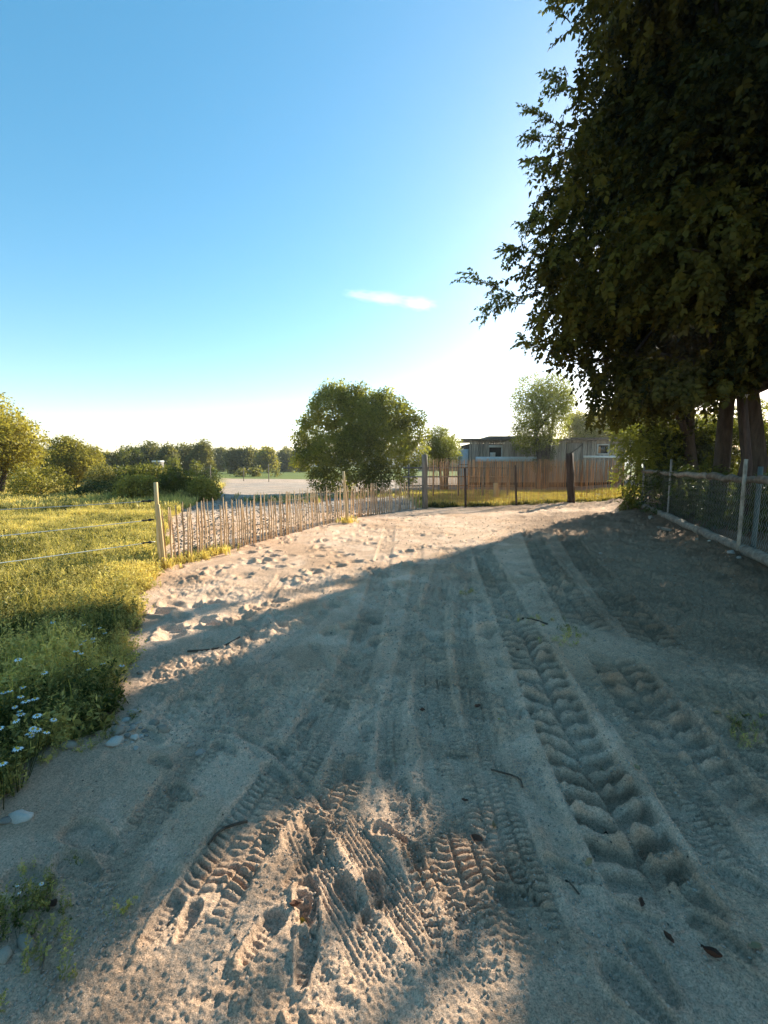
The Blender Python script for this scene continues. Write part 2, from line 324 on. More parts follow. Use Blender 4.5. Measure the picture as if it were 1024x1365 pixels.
# ------------------------------------------------------------------ mesh builders
def raw_mesh(name, V, F, mats, tint=None, tone=None, smooth=False, mi=None):
    """V (n,3); F list of (k,) arrays grouped: each an int array (m, size)"""
    me = bpy.data.meshes.new(name); V = np.ascontiguousarray(V, np.float32)
    F = [np.asarray(f, np.int32) for f in (F if isinstance(F, (list, tuple)) else [F]) if len(f)]
    me.vertices.add(len(V)); me.vertices.foreach_set('co', V.ravel())
    li = np.concatenate([f.ravel() for f in F]); sz = np.concatenate([np.full(len(f), f.shape[1]) for f in F])
    me.loops.add(len(li)); me.loops.foreach_set('vertex_index', li)
    me.polygons.add(len(sz)); st = np.concatenate([[0], np.cumsum(sz)[:-1]]).astype(np.int32)
    me.polygons.foreach_set('loop_start', st); me.polygons.foreach_set('loop_total', sz.astype(np.int32))
    if smooth: me.polygons.foreach_set('use_smooth', np.ones(len(sz), bool))
    for m in (mats if isinstance(mats, (list, tuple)) else [mats]): me.materials.append(m)
    if mi is not None: me.polygons.foreach_set('material_index', np.asarray(mi, np.int32))
    if tint is not None:
        a = me.attributes.new('tint', 'FLOAT', 'POINT'); a.data.foreach_set('value', np.ascontiguousarray(tint, np.float32))
    if tone is not None:
        a = me.attributes.new('tone', 'FLOAT_COLOR', 'POINT'); a.data.foreach_set('color', np.ascontiguousarray(tone, np.float32).ravel())
    me.update(calc_edges=True); me.validate(); return me
def obj(name, me, parent=None, loc=(0, 0, 0), rot=(0, 0, 0)):
    o = bpy.data.objects.new(name, me); C.objects.link(o); o.location = tuple(loc); o.rotation_euler = rot
    if parent: o.parent = parent
    return o
def tag(o, label=None, cat=None, group=None, kind=None):
    for k, v in (('label', label), ('category', cat), ('group', group), ('kind', kind)):
        if v: o[k] = v
    return o
def empty(name, loc, label, cat, group=None, rz=0):
    o = obj(name, None, None, loc, (0, 0, rz)); o.empty_display_size = .2; return tag(o, label, cat, group)

class MB:
    """collects pieces into one mesh"""
    def __init__(s): s.V = []; s.F = {}; s.n = 0; s.T = []
    def add(s, V, F, tint=.5):
        V = np.asarray(V, float); s.V.append(V); s.T.append(np.full(len(V), tint) if np.isscalar(tint) else np.asarray(tint))
        for f in (F if isinstance(F, (list, tuple)) and len(F) and getattr(F[0], 'ndim', 0) == 2 else [np.asarray(F)]):
            f = np.asarray(f); s.F.setdefault(f.shape[1], []).append(f + s.n)
        s.n += len(V)
    def box(s, c, size, rz=0, tilt=0):
        x, y, z = size[0] / 2, size[1] / 2, size[2] / 2
        V = np.array([(a * x, b * y, d * z) for d in (-1, 1) for b in (-1, 1) for a in (-1, 1)])
        Rm = np.array(Matrix.Rotation(rz, 3, 'Z') @ Matrix.Rotation(tilt, 3, 'Y')); V = V @ Rm.T + np.asarray(c)
        s.add(V, np.array([(0, 2, 3, 1), (4, 5, 7, 6), (0, 1, 5, 4), (2, 6, 7, 3), (0, 4, 6, 2), (1, 3, 7, 5)]))
    def tube(s, pts, rad, sides=8, wob=0.0, cap=True):
        pts = np.asarray(pts, float); n = len(pts); rad = np.broadcast_to(np.asarray(rad, float), (n,))
        tg = np.gradient(pts, axis=0); tg /= np.linalg.norm(tg, axis=1)[:, None] + 1e-9
        up = np.array([0, 0, 1.0]) if abs(tg[:, 2]).mean() < .8 else np.array([1.0, 0, 0])
        a = np.cross(tg, up); a /= np.linalg.norm(a, axis=1)[:, None] + 1e-9; b = np.cross(tg, a)
        th = np.arange(sides) * 2 * pi / sides
        rr = rad[:, None] * (1 + wob * (rng.random((n, sides)) - .5))
        V = pts[:, None, :] + rr[:, :, None] * (np.cos(th)[None, :, None] * a[:, None, :] + np.sin(th)[None, :, None] * b[:, None, :])
        i = np.arange(n - 1)[:, None] * sides; j = np.arange(sides)[None, :]; k = (j + 1) % sides
        Q = np.stack([i + j, i + k, i + sides + k, i + sides + j], -1).reshape(-1, 4)
        F = [Q]
        if cap: F += [np.array([list(range(sides))[::-1]]), np.array([list(range((n - 1) * sides, n * sides))])]
        s.add(V.reshape(-1, 3), F)
    def mesh(s, name, mat, smooth=False): return raw_mesh(name, np.concatenate(s.V), [np.concatenate(f) for f in s.F.values()], mat, tint=np.concatenate(s.T), smooth=smooth)
    def build(s, name, mat, parent=None, smooth=False, loc=(0, 0, 0), rot=(0, 0, 0)): return obj(name, s.mesh(name, mat, smooth), parent, loc, rot)

def rot_mats(n, axis_dirs, roll):
    """(n,3,3): local X along axis_dirs, rolled"""
    d = axis_dirs / (np.linalg.norm(axis_dirs, axis=1)[:, None] + 1e-9)
    up = np.tile([0, 0, 1.0], (n, 1)); up[np.abs(d[:, 2]) > .95] = [1, 0, 0]
    a = np.cross(up, d); a /= np.linalg.norm(a, axis=1)[:, None]; b = np.cross(d, a)
    c, s = np.cos(roll)[:, None], np.sin(roll)[:, None]
    return np.stack([d, a * c + b * s, -a * s + b * c], -1)
def scatter(tV, tF, tT, pos, Rm, sc, tint):
    """copies of one small template merged: returns V, F, T"""
    n, k = len(pos), len(tV)
    V = np.einsum('nij,kj->nki', Rm, tV) * sc[:, None, None] + pos[:, None, :]
    F = (tF[None] + (np.arange(n) * k)[:, None, None]).reshape(-1, tF.shape[1])
    T = np.clip(tint[:, None] + tT[None, :], 0, 1).reshape(-1)
    return V.reshape(-1, 3), F, T

def spray_template(seed, leaves=15, length=.42, leaf=.115, wide=.66, droop=.5):
    """a twig end with alternate leaves, along +X"""
    r = np.random.default_rng(seed); V = []; F = []; T = []; n = 0
    for i in range(leaves):
        t = (i + .5) / leaves; side = 1 if i % 2 else -1
        base = np.array([t * length, 0, -droop * .18 * t * t * length * 4 + r.normal(0, .008)])
        ang = side * r.uniform(.6, 1.25) if i < leaves - 1 else 0; el = r.normal(-.35, .4); L = leaf * r.uniform(.7, 1.15)
        d = np.array([cos(ang) * cos(el), sin(ang) * cos(el), sin(el)]); nrm = np.array([r.normal(0, .5), r.normal(0, .5), 1.0])
        w = np.cross(nrm, d); w /= np.linalg.norm(w); u = np.cross(d, w); W = L * wide / 2
        p0 = base; p3 = base + d * L - u * L * .12
        V += [p0, base + d * L * .42 + w * W + u * L * .08, p3, base + d * L * .42 - w * W + u * L * .08]
        F += [(n, n + 2, n + 1), (n, n + 3, n + 2)]
        T += [r.normal(0, .12)] * 4; n += 4
    # twig
    V += [(0, -.003, 0), (0, .003, 0), (length * .9, 0, -droop * .15 * length * 3)]; F += [(n, n + 1, n + 2)]; T += [-.4] * 3
    return np.array(V), np.array(F), np.array(T)
def cross_template(seed, leaves=7, size=1.0):
    """a small bunch of leaves for trees far off"""
    r = np.random.default_rng(seed); V = []; F = []; T = []; n = 0
    for i in range(leaves):
        c = r.normal(0, .45, 3) * size; d = r.normal(0, 1, 3); d /= np.linalg.norm(d); w = np.cross(d, r.normal(0, 1, 3)); w /= np.linalg.norm(w); L = size * r.uniform(.35, .6)
        V += [c - d * L * .5, c + w * L * .28, c + d * L * .5, c - w * L * .28]; F += [(n, n + 1, n + 2), (n, n + 2, n + 3)]; T += [r.normal(0, .13)] * 4; n += 4
    return np.array(V), np.array(F), np.array(T)
SPRAYS = [spray_template(s) for s in range(5)]
BUNCH = [cross_template(s) for s in range(5)]

LIT = [[gp(*p) for p in poly] for poly in [
    [(835, 684), (700, 707), (640, 724), (520, 752), (420, 775), (300, 796), (185, 820), (90, 830), (0, 850), (-500, 900), (-900, 760), (-900, 640), (835, 640)],
    [(158, 1300), (208, 1234), (286, 1156), (375, 1092), (440, 1072), (550, 1096), (645, 1155), (665, 1240), (650, 1310), (620, 1380), (620, 1600), (236, 1600), (182, 1380)],
    [(190, 846), (330, 808), (455, 780), (458, 784), (335, 818), (192, 858)],
    [(178, 908), (300, 866), (366, 842), (370, 847), (300, 876), (180, 922)],
]]
def sun_hits(p):
    """True where a leaf at p would throw its shade on ground that is in the sun"""
    k = 1 / tan(SUN_EL); gx = p[:, 0] - sin(SUN_AZ) * k * p[:, 2]; gy = p[:, 1] - cos(SUN_AZ) * k * p[:, 2]
    r = np.zeros(len(p), bool)
    for poly in LIT: r |= inpoly(gx, gy, poly)
    return r

def foliage(name, clumps, per_m2, templates, scale, mat, parent, out_from=None, keep=None, droop=.35, shell=.55, tint_sd=.22, sunny=False):
    """clumps: (n,4) centre+radius (or n,6: centre + rx,ry,rz). Sprays set through each clump, thicker to its outside"""
    P = []; D = []; T = []
    for c in clumps:
        c = np.asarray(c); rad = np.array([c[3]] * 3) if len(c) == 4 else c[3:6]
        n = max(3, int(per_m2 * 4 * pi * (rad[0] * rad[1] * rad[2]) ** (2 / 3)))
        u = rng.normal(0, 1, (n, 3)); u /= np.linalg.norm(u, axis=1)[:, None]; q = shell + (1 - shell) * rng.random(n) ** .6
        q = np.where(rng.random(n) < .25, rng.random(n) ** .5, q)
        P.append(c[:3] + u * rad * q[:, None]); d = u + rng.normal(0, .45, (n, 3)); d[:, 2] -= droop
        if out_from is not None: o = c[:3] - np.asarray(out_from); d += .5 * o / (np.linalg.norm(o) + 1e-6)
        D.append(d); T.append(np.full(n, .45 + rng.normal(0, tint_sd)) + rng.normal(0, .12, n))
    P = np.concatenate(P); D = np.concatenate(D); T = np.concatenate(T)
    if keep is not None:
        k = keep(P); P, D, T = P[k], D[k], T[k]
    Vs, Fs, Ts, off = [], [], [], 0; which = rng.integers(0, len(templates), len(P))
    for i, (tV, tF, tT) in enumerate(templates):
        k = np.nonzero(which == i)[0]
        if len(k) == 0: continue
        Rm = rot_mats(len(k), D[k], rng.uniform(-.7, .7, len(k))); sz = scale * rng.uniform(.75, 1.25, len(k)); tt = T[k]; pp = P[k]
        if sunny:
            V, F, T2 = scatter(tV, tF, tT, pp, Rm, sz, tt); ok = ~sun_hits(V).reshape(len(k), -1).any(1); pp, Rm, sz, tt = pp[ok], Rm[ok], sz[ok], tt[ok]
            if len(pp) == 0: continue
        V, F, T2 = scatter(tV, tF, tT, pp, Rm, sz, tt)
        Vs.append(V); Fs.append(F + off); Ts.append(T2); off += len(V)
    if not Vs: return None
    o = obj(name, raw_mesh(name, np.concatenate(Vs), np.concatenate(Fs), mat, tint=np.concatenate(Ts)), parent)
    return o

def crown_clumps(c, r, n, cr, seed, hollow=.35, bottom=-1.0):
    g = np.random.default_rng(seed); out = []
    while len(out) < n:
        u = g.normal(0, 1, 3); u /= np.linalg.norm(u); q = hollow + (1 - hollow) * g.random() ** .5
        if u[2] * q < bottom: continue
        k = g.uniform(.7, 1.3) * cr
        out.append((c[0] + u[0] * r[0] * q, c[1] + u[1] * r[1] * q, c[2] + u[2] * r[2] * q, k))
    return np.array(out)

def limbs(mb, base, top, r0, targets, seed, sunny=False):
    """trunk from base to top and limbs to the targets"""
    g = np.random.default_rng(seed); base = np.array(base, float); top = np.array(top, float)
    n = 7; t = np.linspace(0, 1, n)[:, None]; pts = base + (top - base) * t; pts[1:-1, :2] += g.normal(0, r0 * .35, (n - 2, 2))
    rad = r0 * (1.18 - .75 * t[:, 0]); rad[0] *= 1.25; mb.tube(pts, rad, 10, .12)
    for q in targets:
        s = g.uniform(.35, .9); i = s * (n - 1); a = pts[int(i)]; q = np.array(q[:3]); mid = a * .5 + q * .5 + np.array([0, 0, .12 * np.linalg.norm(q - a)])
        L = catmull([a, mid, q], 4)
        if sunny and sun_hits(np.concatenate([L, L + [.1, -.1, 0], L - [.1, -.1, 0]])).any(): continue
        mb.tube(L, np.linspace(r0 * .38, r0 * .06, len(L)), 6, .1, cap=False)

def tree(name, label, x, y, height, rx, leaf_scale, mat, seed, group=None, cat='tree', ry=None, bottom=.25, nclump=22, per_m2=7.0, trunk=None, keep=None, templates=None, stems=1, zc=None, sink=.1):
    g0 = float(H0(x, y)) - sink; ry = ry or rx; root = empty(name, (x, y, g0), label, cat, group)
    zb = height * bottom; cz = (zb + height) / 2; rz = (height - zb) / 2
    cl = crown_clumps((x, y, g0 + cz), (rx * .78, ry * .78, rz * .80), nclump, (rx * rx * rz) ** (1 / 3) * .42, seed)
    mb = MB(); tr = trunk or height * .022
    for k in range(stems):
        a = k * 2 * pi / stems + .5; off = 0 if stems == 1 else tr * 1.6; b = (x + off * cos(a), y + off * sin(a), g0)
        tp = (x + (rx * .35 * cos(a) if stems > 1 else rx * .08), y + (ry * .35 * sin(a) if stems > 1 else 0), g0 + height * .75)
        limbs(mb, b, tp, tr, cl[k::stems][:7], seed + k)
    me = mb.mesh('trunk', M['bark'], True); tk = obj('trunk', me, root); tk.matrix_parent_inverse = root.matrix_world.inverted() if False else Matrix.Translation((-x, -y, -g0))
    cw = foliage('crown', cl, per_m2, templates or BUNCH, leaf_scale, mat, root, out_from=(x, y, g0 + cz * .7), keep=keep)
    cw.matrix_parent_inverse = Matrix.Translation((-x, -y, -g0)); return root

# ================================================================== GROUND
def tones(x, y):
    """base colour of the ground by what it is made of: sand, dirt, meadow soil, paddock, gravel bed, field"""
    n1 = fbm(x * .9, y * .9, 51, 3); n2 = fbm(x * 3.2, y * 3.2, 55, 3)
    sand = np.array([.62, .405, .275]); pale = np.array([.70, .475, .335]); dirt = np.array([.31, .19, .12]); stones = np.array([.30, .265, .235]); soil = np.array([.13, .11, .065]); grass = np.array([.26, .22, .085]); field = np.array([.15, .17, .045]); pad = np.array([.22, .155, .11]); brown = np.array([.50, .305, .19])
    def lerp(a, b, f): return a + (b - a) * f[..., None]
    c = np.broadcast_to(sand, x.shape + (3,)).copy()
    c = lerp(c, pale, sstep(.05, .3, n2 + n1 * .5)); c = lerp(c, brown, .7 * sstep(.12, .4, -n1 + .3 * n2))
    # dark gravelly dirt towards the wire fence
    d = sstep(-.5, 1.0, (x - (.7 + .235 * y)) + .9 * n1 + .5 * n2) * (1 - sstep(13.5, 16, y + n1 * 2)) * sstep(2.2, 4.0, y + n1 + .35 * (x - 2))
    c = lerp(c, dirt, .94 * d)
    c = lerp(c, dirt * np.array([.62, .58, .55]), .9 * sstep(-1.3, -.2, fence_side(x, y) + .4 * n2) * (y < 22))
    c = lerp(c, stones, .85 * sstep(13, 16, y) * (1 - .3 * sstep(36, 42, y + 3 * n1)) * (.8 + .5 * n2) * (x < 1.0))  # grey gravel, with the shade lying on its near stretch toned in as well
    m = sstep(0, .35, edge_x(y) - x + .35 * n2)
    far = sstep(22, 30, y)
    c = lerp(c, lerp(np.broadcast_to(soil, c.shape), np.broadcast_to(grass, c.shape), sstep(3, 9, y)), m)
    # behind the stick fence: lit grass then brown paddock before the shed
    beh = ((x > 1.2) & (y > 16.2 + .33 * (x - 1.4)))
    c = np.where(beh[..., None], lerp(np.broadcast_to(np.array([.26, .22, .07]), c.shape), np.broadcast_to(pad, c.shape), sstep(24.5, 26.5, y - .12 * x + n1)), c)
    # far fields
    f = sstep(46, 48, y + .25 * x) ; c = lerp(c, field, f * (x < 3)); c = lerp(c, field * np.array([.9, .95, .9]), sstep(55, 70, np.hypot(x, y)))
    return np.concatenate([c, np.ones(x.shape + (1,))], -1)

def grid_faces(nr, nc):
    i = np.arange(nr - 1)[:, None] * nc; j = np.arange(nc - 1)[None, :]
    return np.stack([i + j, i + j + 1, i + nc + j + 1, i + nc + j], -1).reshape(-1, 4)
ys = [0.75]
while ys[-1] < 4.5: ys.append(ys[-1] + max(.004, .0033 * ys[-1]))
while ys[-1] < 9: ys.append(ys[-1] + .006 * ys[-1])
while ys[-1] < 20.5: ys.append(ys[-1] + .011 * ys[-1])
ys = np.array(ys); NC = 720; u = np.linspace(-1, 1, NC)
Y = np.repeat(ys[:, None], NC, 1); X = u[None, :] * (0.98 * ys[:, None] + 1.0)
Z, PACKED_SHADE = Hf(X, Y, True); ed = np.maximum(np.maximum(sstep(.992, 1, np.abs(u))[None, :] * np.ones_like(Y), sstep(20.0, 20.4, Y)), 1 - sstep(.75, .8, Y)); Z = Z - .10 * ed
TN = tones(X, Y); TN[..., :3] *= PACKED_SHADE[..., None]
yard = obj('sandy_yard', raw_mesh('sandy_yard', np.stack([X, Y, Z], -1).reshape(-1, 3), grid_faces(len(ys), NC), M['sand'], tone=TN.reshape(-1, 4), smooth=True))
tag(yard, 'rutted sandy yard with tyre tracks and footprints', None, None, 'structure')
# the wide ground, one sheet to the horizon
gx = np.concatenate([-np.geomspace(3000, 40, 60), np.linspace(-39, 39, 105), np.geomspace(40, 3000, 60)])
gy = np.concatenate([-np.geomspace(3000, 5, 50), np.linspace(-4, 60, 85), np.geomspace(61, 4000, 90)])
GX, GY = np.meshgrid(gx, gy); GZ = H0(GX, GY); inside = (np.abs(GX) < .98 * GY + .6) & (GY > .9) & (GY < 20.2); GZ = GZ - np.where(inside, .22, .0)
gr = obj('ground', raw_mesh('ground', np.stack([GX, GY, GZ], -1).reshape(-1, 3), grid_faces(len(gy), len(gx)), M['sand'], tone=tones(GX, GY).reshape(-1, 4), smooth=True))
tag(gr, 'meadow, gravel bed, paddock and fields running to the horizon', None, None, 'structure')
def HZ(x, y):
    x, y = float(x), float(y)
    return float(Hf(np.array([x]), np.array([y]))[0]) if (.8 < y < 20.3) else float(H0(x, y))

# far wooded hill
hx = np.linspace(-420, 500, 160); hy = np.linspace(330, 620, 30); HX, HY = np.meshgrid(hx, hy)
ridge = np.exp(-((HY - 470) / 75) ** 2); HH = ridge * (15 + 7 * fbm(HX * .012, HY * .0 + 3, 71, 3) * 2) + 2.5 * ridge * fbm(HX * .12, HY * .12, 73, 3) - 1.0
hill = obj('hill', raw_mesh('hill', np.stack([HX, HY, HH], -1).reshape(-1, 3), grid_faces(30, 160), surf_mat('far_woodland', (.022, .032, .016), (.05, .062, .028), (.12, .12, .12), .95, .8, .25, dist=2.0), smooth=True))
tag(hill, 'low wooded hill far behind the fields', None, None, 'structure')
nw = 3000; wx = rng.uniform(-400, 480, nw); wy = rng.uniform(375, 500, nw)
wz = np.exp(-((wy - 470) / 75) ** 2) * (15 + 14 * fbm(wx * .012, wy * 0 + 3, 71, 3)) + rng.uniform(0, 2.2, nw)
V, F, T = scatter(*BUNCH[0], np.stack([wx, wy, wz], -1), rot_mats(nw, rng.normal(0, 1, (nw, 3)), rng.uniform(0, 6, nw)), rng.uniform(2.2, 4.2, nw), rng.uniform(0, .7, nw))
tag(obj('distant_woods', raw_mesh('distant_woods', V, F, M['far_leaf'], tint=T)), 'tree tops of the woods covering the far hill', None, None, 'stuff')

# ================================================================== SHED
def shed():
    Yd = 32.0
    def P(px, py): return at(px, py, Yd)
    x0, x1 = P(626, 600)[0], P(834, 600)[0]; ztop = P(700, 587)[2]; zg = float(H0(11, 32)) - .1
    root = empty('wooden_shed', (x0, Yd, zg), 'long low grey board shed with flat roof behind the stick fence', 'shed')
    Lm = x1 - x0; hh = ztop - zg; inv = Matrix.Identity(4)
    def lx(px): return P(px, 600)[0] - x0
    def lz(py): return P(700, py)[2] - zg
    w = MB(); w.box((Lm / 2, 2.1, hh / 2 - .1), (Lm - .1, 3.9, hh - .25)); w.build('wall', M['inside'], root)
    op = (lx(652.5), lx(668.5), lz(609), lz(594)); win = (lx(795.5), lx(811.5), lz(606), lz(592)); dr = (lx(755.5), lx(777), lz(640), lz(590))
    variants = {}
    x = 0.0; bw = .165
    while x < Lm - .02:
        wd = min(bw * random.uniform(.85, 1.15), Lm - x); cx = x + wd / 2; segs = [(.45, hh - random.uniform(0, .06))]
        for (a, b, lo, hi) in (op, win):
            if a < cx < b: segs = [(.45, lo), (hi, hh)]
        if dr[0] < cx < dr[1]: segs = [(dr[3], hh)]
        for lo, hi in segs:
            if hi - lo < .05: continue
            m = MB(); m.box((0, 0, (hi - lo) / 2), (wd - .018, .03, hi - lo)); m.build('plank', M['board'], root, loc=(cx, random.uniform(-.012, .012), lo), rot=(0, random.uniform(-.006, .006), 0))
        x += wd
    # roof with raised middle part and board edge
    r = MB(); r.box((Lm / 2, 1.95, hh + .07), (Lm + .5, 4.5, .10)); rf = r.build('roof', M['roof'], root)
    r = MB(); r.box((lx(690), 1.7, hh + .22), (lx(728) - lx(650), 3.6, .16)); r.build('roof_section', M['roof'], rf)
    f = MB(); f.box((lx(800), -.40, hh + .13), (lx(838) - lx(752), .05, .10)); f.build('fascia_board', M['greypost'], rf); f = MB(); f.box((lx(652), -.36, hh + .05), (lx(690) - lx(612), .04, .11)); f.build('fascia_board', M['greypost'], rf)
    # open hatch with white head board
    h = MB(); h.box(((op[0] + op[1]) / 2, -.03, op[3] - .05), (op[1] - op[0] + .1, .06, .16)); h.box((op[1] + .02, -.03, (op[2] + op[3]) / 2 - .05), (.07, .05, op[3] - op[2])); fr = h.build('hatch_frame', M['white'], root)
    h = MB(); h.box((op[0] + .25, .02, op[2] + .16), (.40, .03, .32)); h.build('hatch_shutter', M['white'], fr)
    # white framed window
    wnd = MB(); cx, cz = (win[0] + win[1]) / 2, (win[2] + win[3]) / 2; ww, wh = win[1] - win[0], win[3] - win[2]
    for s in (-1, 1): wnd.box((cx + s * (ww / 2 - .04), -.035, cz), (.085, .07, wh)); wnd.box((cx, -.035, cz + s * (wh / 2 - .04)), (ww - .172, .07, .085))
    wf = wnd.build('window_frame', M['white'], root); g = MB(); g.box((cx, .0, cz), (ww - .17, .02, wh - .17)); g.build('pane', M['glass'], wf)
    c = MB(); c.box((cx - ww * .28, -.014, cz - .03), (.16, .004, wh - .3)); c.build('curtain', M['reed'], wf)
    # plank door with a brace
    dw = dr[1] - dr[0]; d = MB(); d.box(((dr[0] + dr[1]) / 2, .01, (.45 + dr[3]) / 2), (dw - .03, .04, dr[3] - .47)); door = d.build('door', M['board'], root)
    b = MB(); L = math.hypot(dw * .95, .95); b.box(((dr[0] + dr[1]) / 2, -.028, dr[3] - .55), (L * .95, .03, .10), 0, -math.atan2(.95, dw)); b.build('brace', M['greypost'], door)
    b = MB(); b.box((dr[1] - .05, -.045, (.45 + dr[3]) / 2), (.08, .03, dr[3] - .5)); b.build('door_edge', M['greypost'], door)
    # pale boards along the foot of the wall
    s1 = MB(); s1.box(((lx(634) + lx(716)) / 2, -.12, lz(612)), (lx(716) - lx(634), .05, .34)); s1.build('skirting_board', M['paleblue'], root)
    s2 = MB(); s2.box(((lx(778) + lx(822)) / 2, -.06, lz(609)), (lx(822) - lx(778), .05, .17)); s2.build('skirting_board', M['white'], root)
    # pale blue cabinet leaning at the left end
    q = at(617.5, 607, 31.0); cab = empty('blue_cabinet', (q[0], 31.0, zg), 'pale blue box cabinet with dark frame at the left end of the shed', 'cabinet')
    zt = at(617, 599, 31)[2] - zg; m = MB(); m.box((0, 0, zt / 2), (.62, .6, zt)); m.build('panel', M['paleblue'], cab)
    m = MB()
    for sx in (-.34, .34): m.box((sx, -.31, zt / 2), (.06, .06, zt + .05))
    m.box((0, -.31, zt * .62), (.62, .05, .05)); m.build('frame', M['bluepaint'], cab)
shed()

# ================================================================== FENCES
CH = []  # pale variants
for k in range(8):
    m = MB(); L = 1.0; n = 5; p = np.zeros((n, 3)); p[:, 2] = np.linspace(0, L, n); p[1:-1, :2] += rng.normal(0, .006, (n - 2, 2)); rd = np.full(n, rng.uniform(.0095, .0155)) * rng.uniform(.85, 1.1, n); rd[-1] *= .5
    m.tube(p, rd, 5, .35); CH.append(m.mesh('pale', M['pale']))
def stake(parent, name, mat, foot, top, r, sides=8, wob=.08, taper=.9):
    foot = np.array(foot); top = np.array(top); m = MB(); t = np.linspace(0, 1, 6)[:, None]; p = (top - foot) * t; p[1:-1, :2] += rng.normal(0, r * .12, (4, 2))
    m.tube(p, r * np.linspace(1, taper, 6), sides, wob); q = np.array(parent.location) if parent else np.zeros(3)
    return m.build(name, mat, parent, False, foot - q)

# chestnut paling along the left
pal_line = catmull([gp(217, 757), gp(300, 735), gp(385, 712), gp(462, 694), gp(520, 683), gp(562, 677)], 40)
seg = np.linalg.norm(np.diff(pal_line, axis=0), axis=1); cum = np.concatenate([[0], np.cumsum(seg)])
def pl_at(s): return np.array([np.interp(s, cum, pal_line[:, 0]), np.interp(s, cum, pal_line[:, 1])])
q0 = pl_at(0); pf = empty('paling_fence', (q0[0], q0[1], HZ(*q0)), 'low wired fence of thin split chestnut sticks along the sand', 'fence')
s = .08; tops = []
while s < cum[-1] - .05:
    q = pl_at(s); z = float(H0(*q)) - .03; a = obj('pale', CH[random.randrange(8)], pf, (q[0] - q0[0] + random.gauss(0, .012), q[1] - q0[1] + random.gauss(0, .012), z - pf.location.z))
    lean = random.gauss(0, .035) + (.05 if 3.6 < s < 5.6 else 0); a.rotation_euler = (random.gauss(0, .03), -lean if False else lean * -1 + .01, random.uniform(0, 6.28)); a.rotation_euler = Matrix.Rotation(-lean, 3, 'Y').to_euler(); a.rotation_euler.z = 0
    a.scale = (random.uniform(.8, 1.3), random.uniform(.8, 1.3), random.uniform(.90, 1.07)); s += random.uniform(.052, .088)
for hgt in (.24, .52, .80):
    m = MB(); pts = [(*(pl_at(t) - q0), float(H0(*pl_at(t))) + hgt + .012 * sin(t * 9 + hgt * 40) - pf.location.z) for t in np.linspace(0, cum[-1], 90)]
    m.tube(pts, .0028, 4); m.build('wire', M['iron'], pf)
f = gp(464, 697); t = at(458, 628, f[1]); stake(pf, 'post', M['stake'], (f[0], f[1] - .04, HZ(*f) - .1), (t[0], f[1] - .04, t[2]), .04, 7)
f = gp(222, 756); stake(pf, 'post', M['stake'], (f[0], f[1] - .05, HZ(*f) - .1), (f[0] - .05, f[1] - .05, 1.0), .026, 6)

# electric rope fence in the meadow
f = gp(214.5, 757); t = at(207.5, 643, f[1]); rf_ = empty('rope_fence', (f[0], f[1], HZ(*f) - .05), 'white three strand rope fence ending at a yellow wooden stake', 'fence')
stake(rf_, 'post', M['stake'], (f[0], f[1], HZ(*f) - .15), (t[0], t[1], t[2]), .034, 8)
ends = [(676, 667.5, 5.75), (711, 692.5, 5.45), (747, 722, 5.42)]
for yl, yr, dist in ends:
    a = at(207, yr, f[1]); b = at(0, yl, dist); b2 = b + (b - a) * 2.2
    k = np.linspace(0, 1, 24)[:, None]; p = a + (b2 - a) * k; p[:, 2] += -.16 * (k[:, 0] * (1 - k[:, 0])) * 1.0
    m = MB(); m.tube(p - np.array(rf_.location), .0062, 6); rp = m.build('rope', M['rope'], rf_)
    ins = MB(); d = (b2 - a) / np.linalg.norm(b2 - a)
    pts = [a + d * u_ for u_ in (.02, .05, .06, .09, .10, .15, .16, .19)]; ins.tube(np.array(pts) - np.array(rf_.location), [.010, .010, .021, .021, .011, .011, .019, .009], 8); ins.build('insulator', M['black'], rp)
b2f = f + (np.array([at(0, 711, 5.45)[0], 5.45]) - f) * 3.2
stake(rf_, 'post', M['stake'], (b2f[0], b2f[1], H0(*b2f) - .1), (b2f[0] - .02, b2f[1], 1.3), .034, 8)

# brown stick fence across the back
sA = gp(567, 676); stick_line = np.array([gp(567, 676), gp(619, 675.5), gp(687, 672.5), gp(759, 669), gp(832, 667)])
st = catmull(stick_line, 30); seg = np.linalg.norm(np.diff(st, axis=0), axis=1); sc = np.concatenate([[0], np.cumsum(seg)])
def st_at(s): return np.array([np.interp(s, sc, st[:, 0]), np.interp(s, sc, st[:, 1])])
sf = empty('stick_fence', (sA[0], sA[1], 0), 'tall brown screen fence of close set thin sticks across the end of the yard', 'fence')
SV = []
for k in range(8):
    m = MB(); n = 5; p = np.zeros((n, 3)); p[:, 2] = np.linspace(0, 1.86, n); p[1:-1, :2] += rng.normal(0, .006, (n - 2, 2)); m.tube(p, rng.uniform(.0052, .0082) * rng.uniform(.8, 1.1, n), 5, .3); SV.append(m.mesh('stick', M['reed']))
s = .12; i = 0; dS = (sc[-1] - .1) / 296
while s < sc[-1] - .04 and i < 298:
    q = st_at(s); a = obj('stick', SV[random.randrange(8)], sf, (q[0] - sA[0], q[1] - sA[1] + random.gauss(0, .01), float(H0(*q)) - .04)); a.rotation_euler = (0, random.gauss(0, .018), 0); a.scale = (random.uniform(.8, 1.25), random.uniform(.8, 1.2), random.uniform(.95, 1.02)); s += dS * random.uniform(.7, 1.3); i += 1
for hgt in (.3, .9, 1.5):
    m = MB(); m.tube([(*(st_at(t) - sA), float(H0(*st_at(t))) + hgt) for t in np.linspace(0, sc[-1], 40)], .003, 4); m.build('wire', M['rust'], sf)
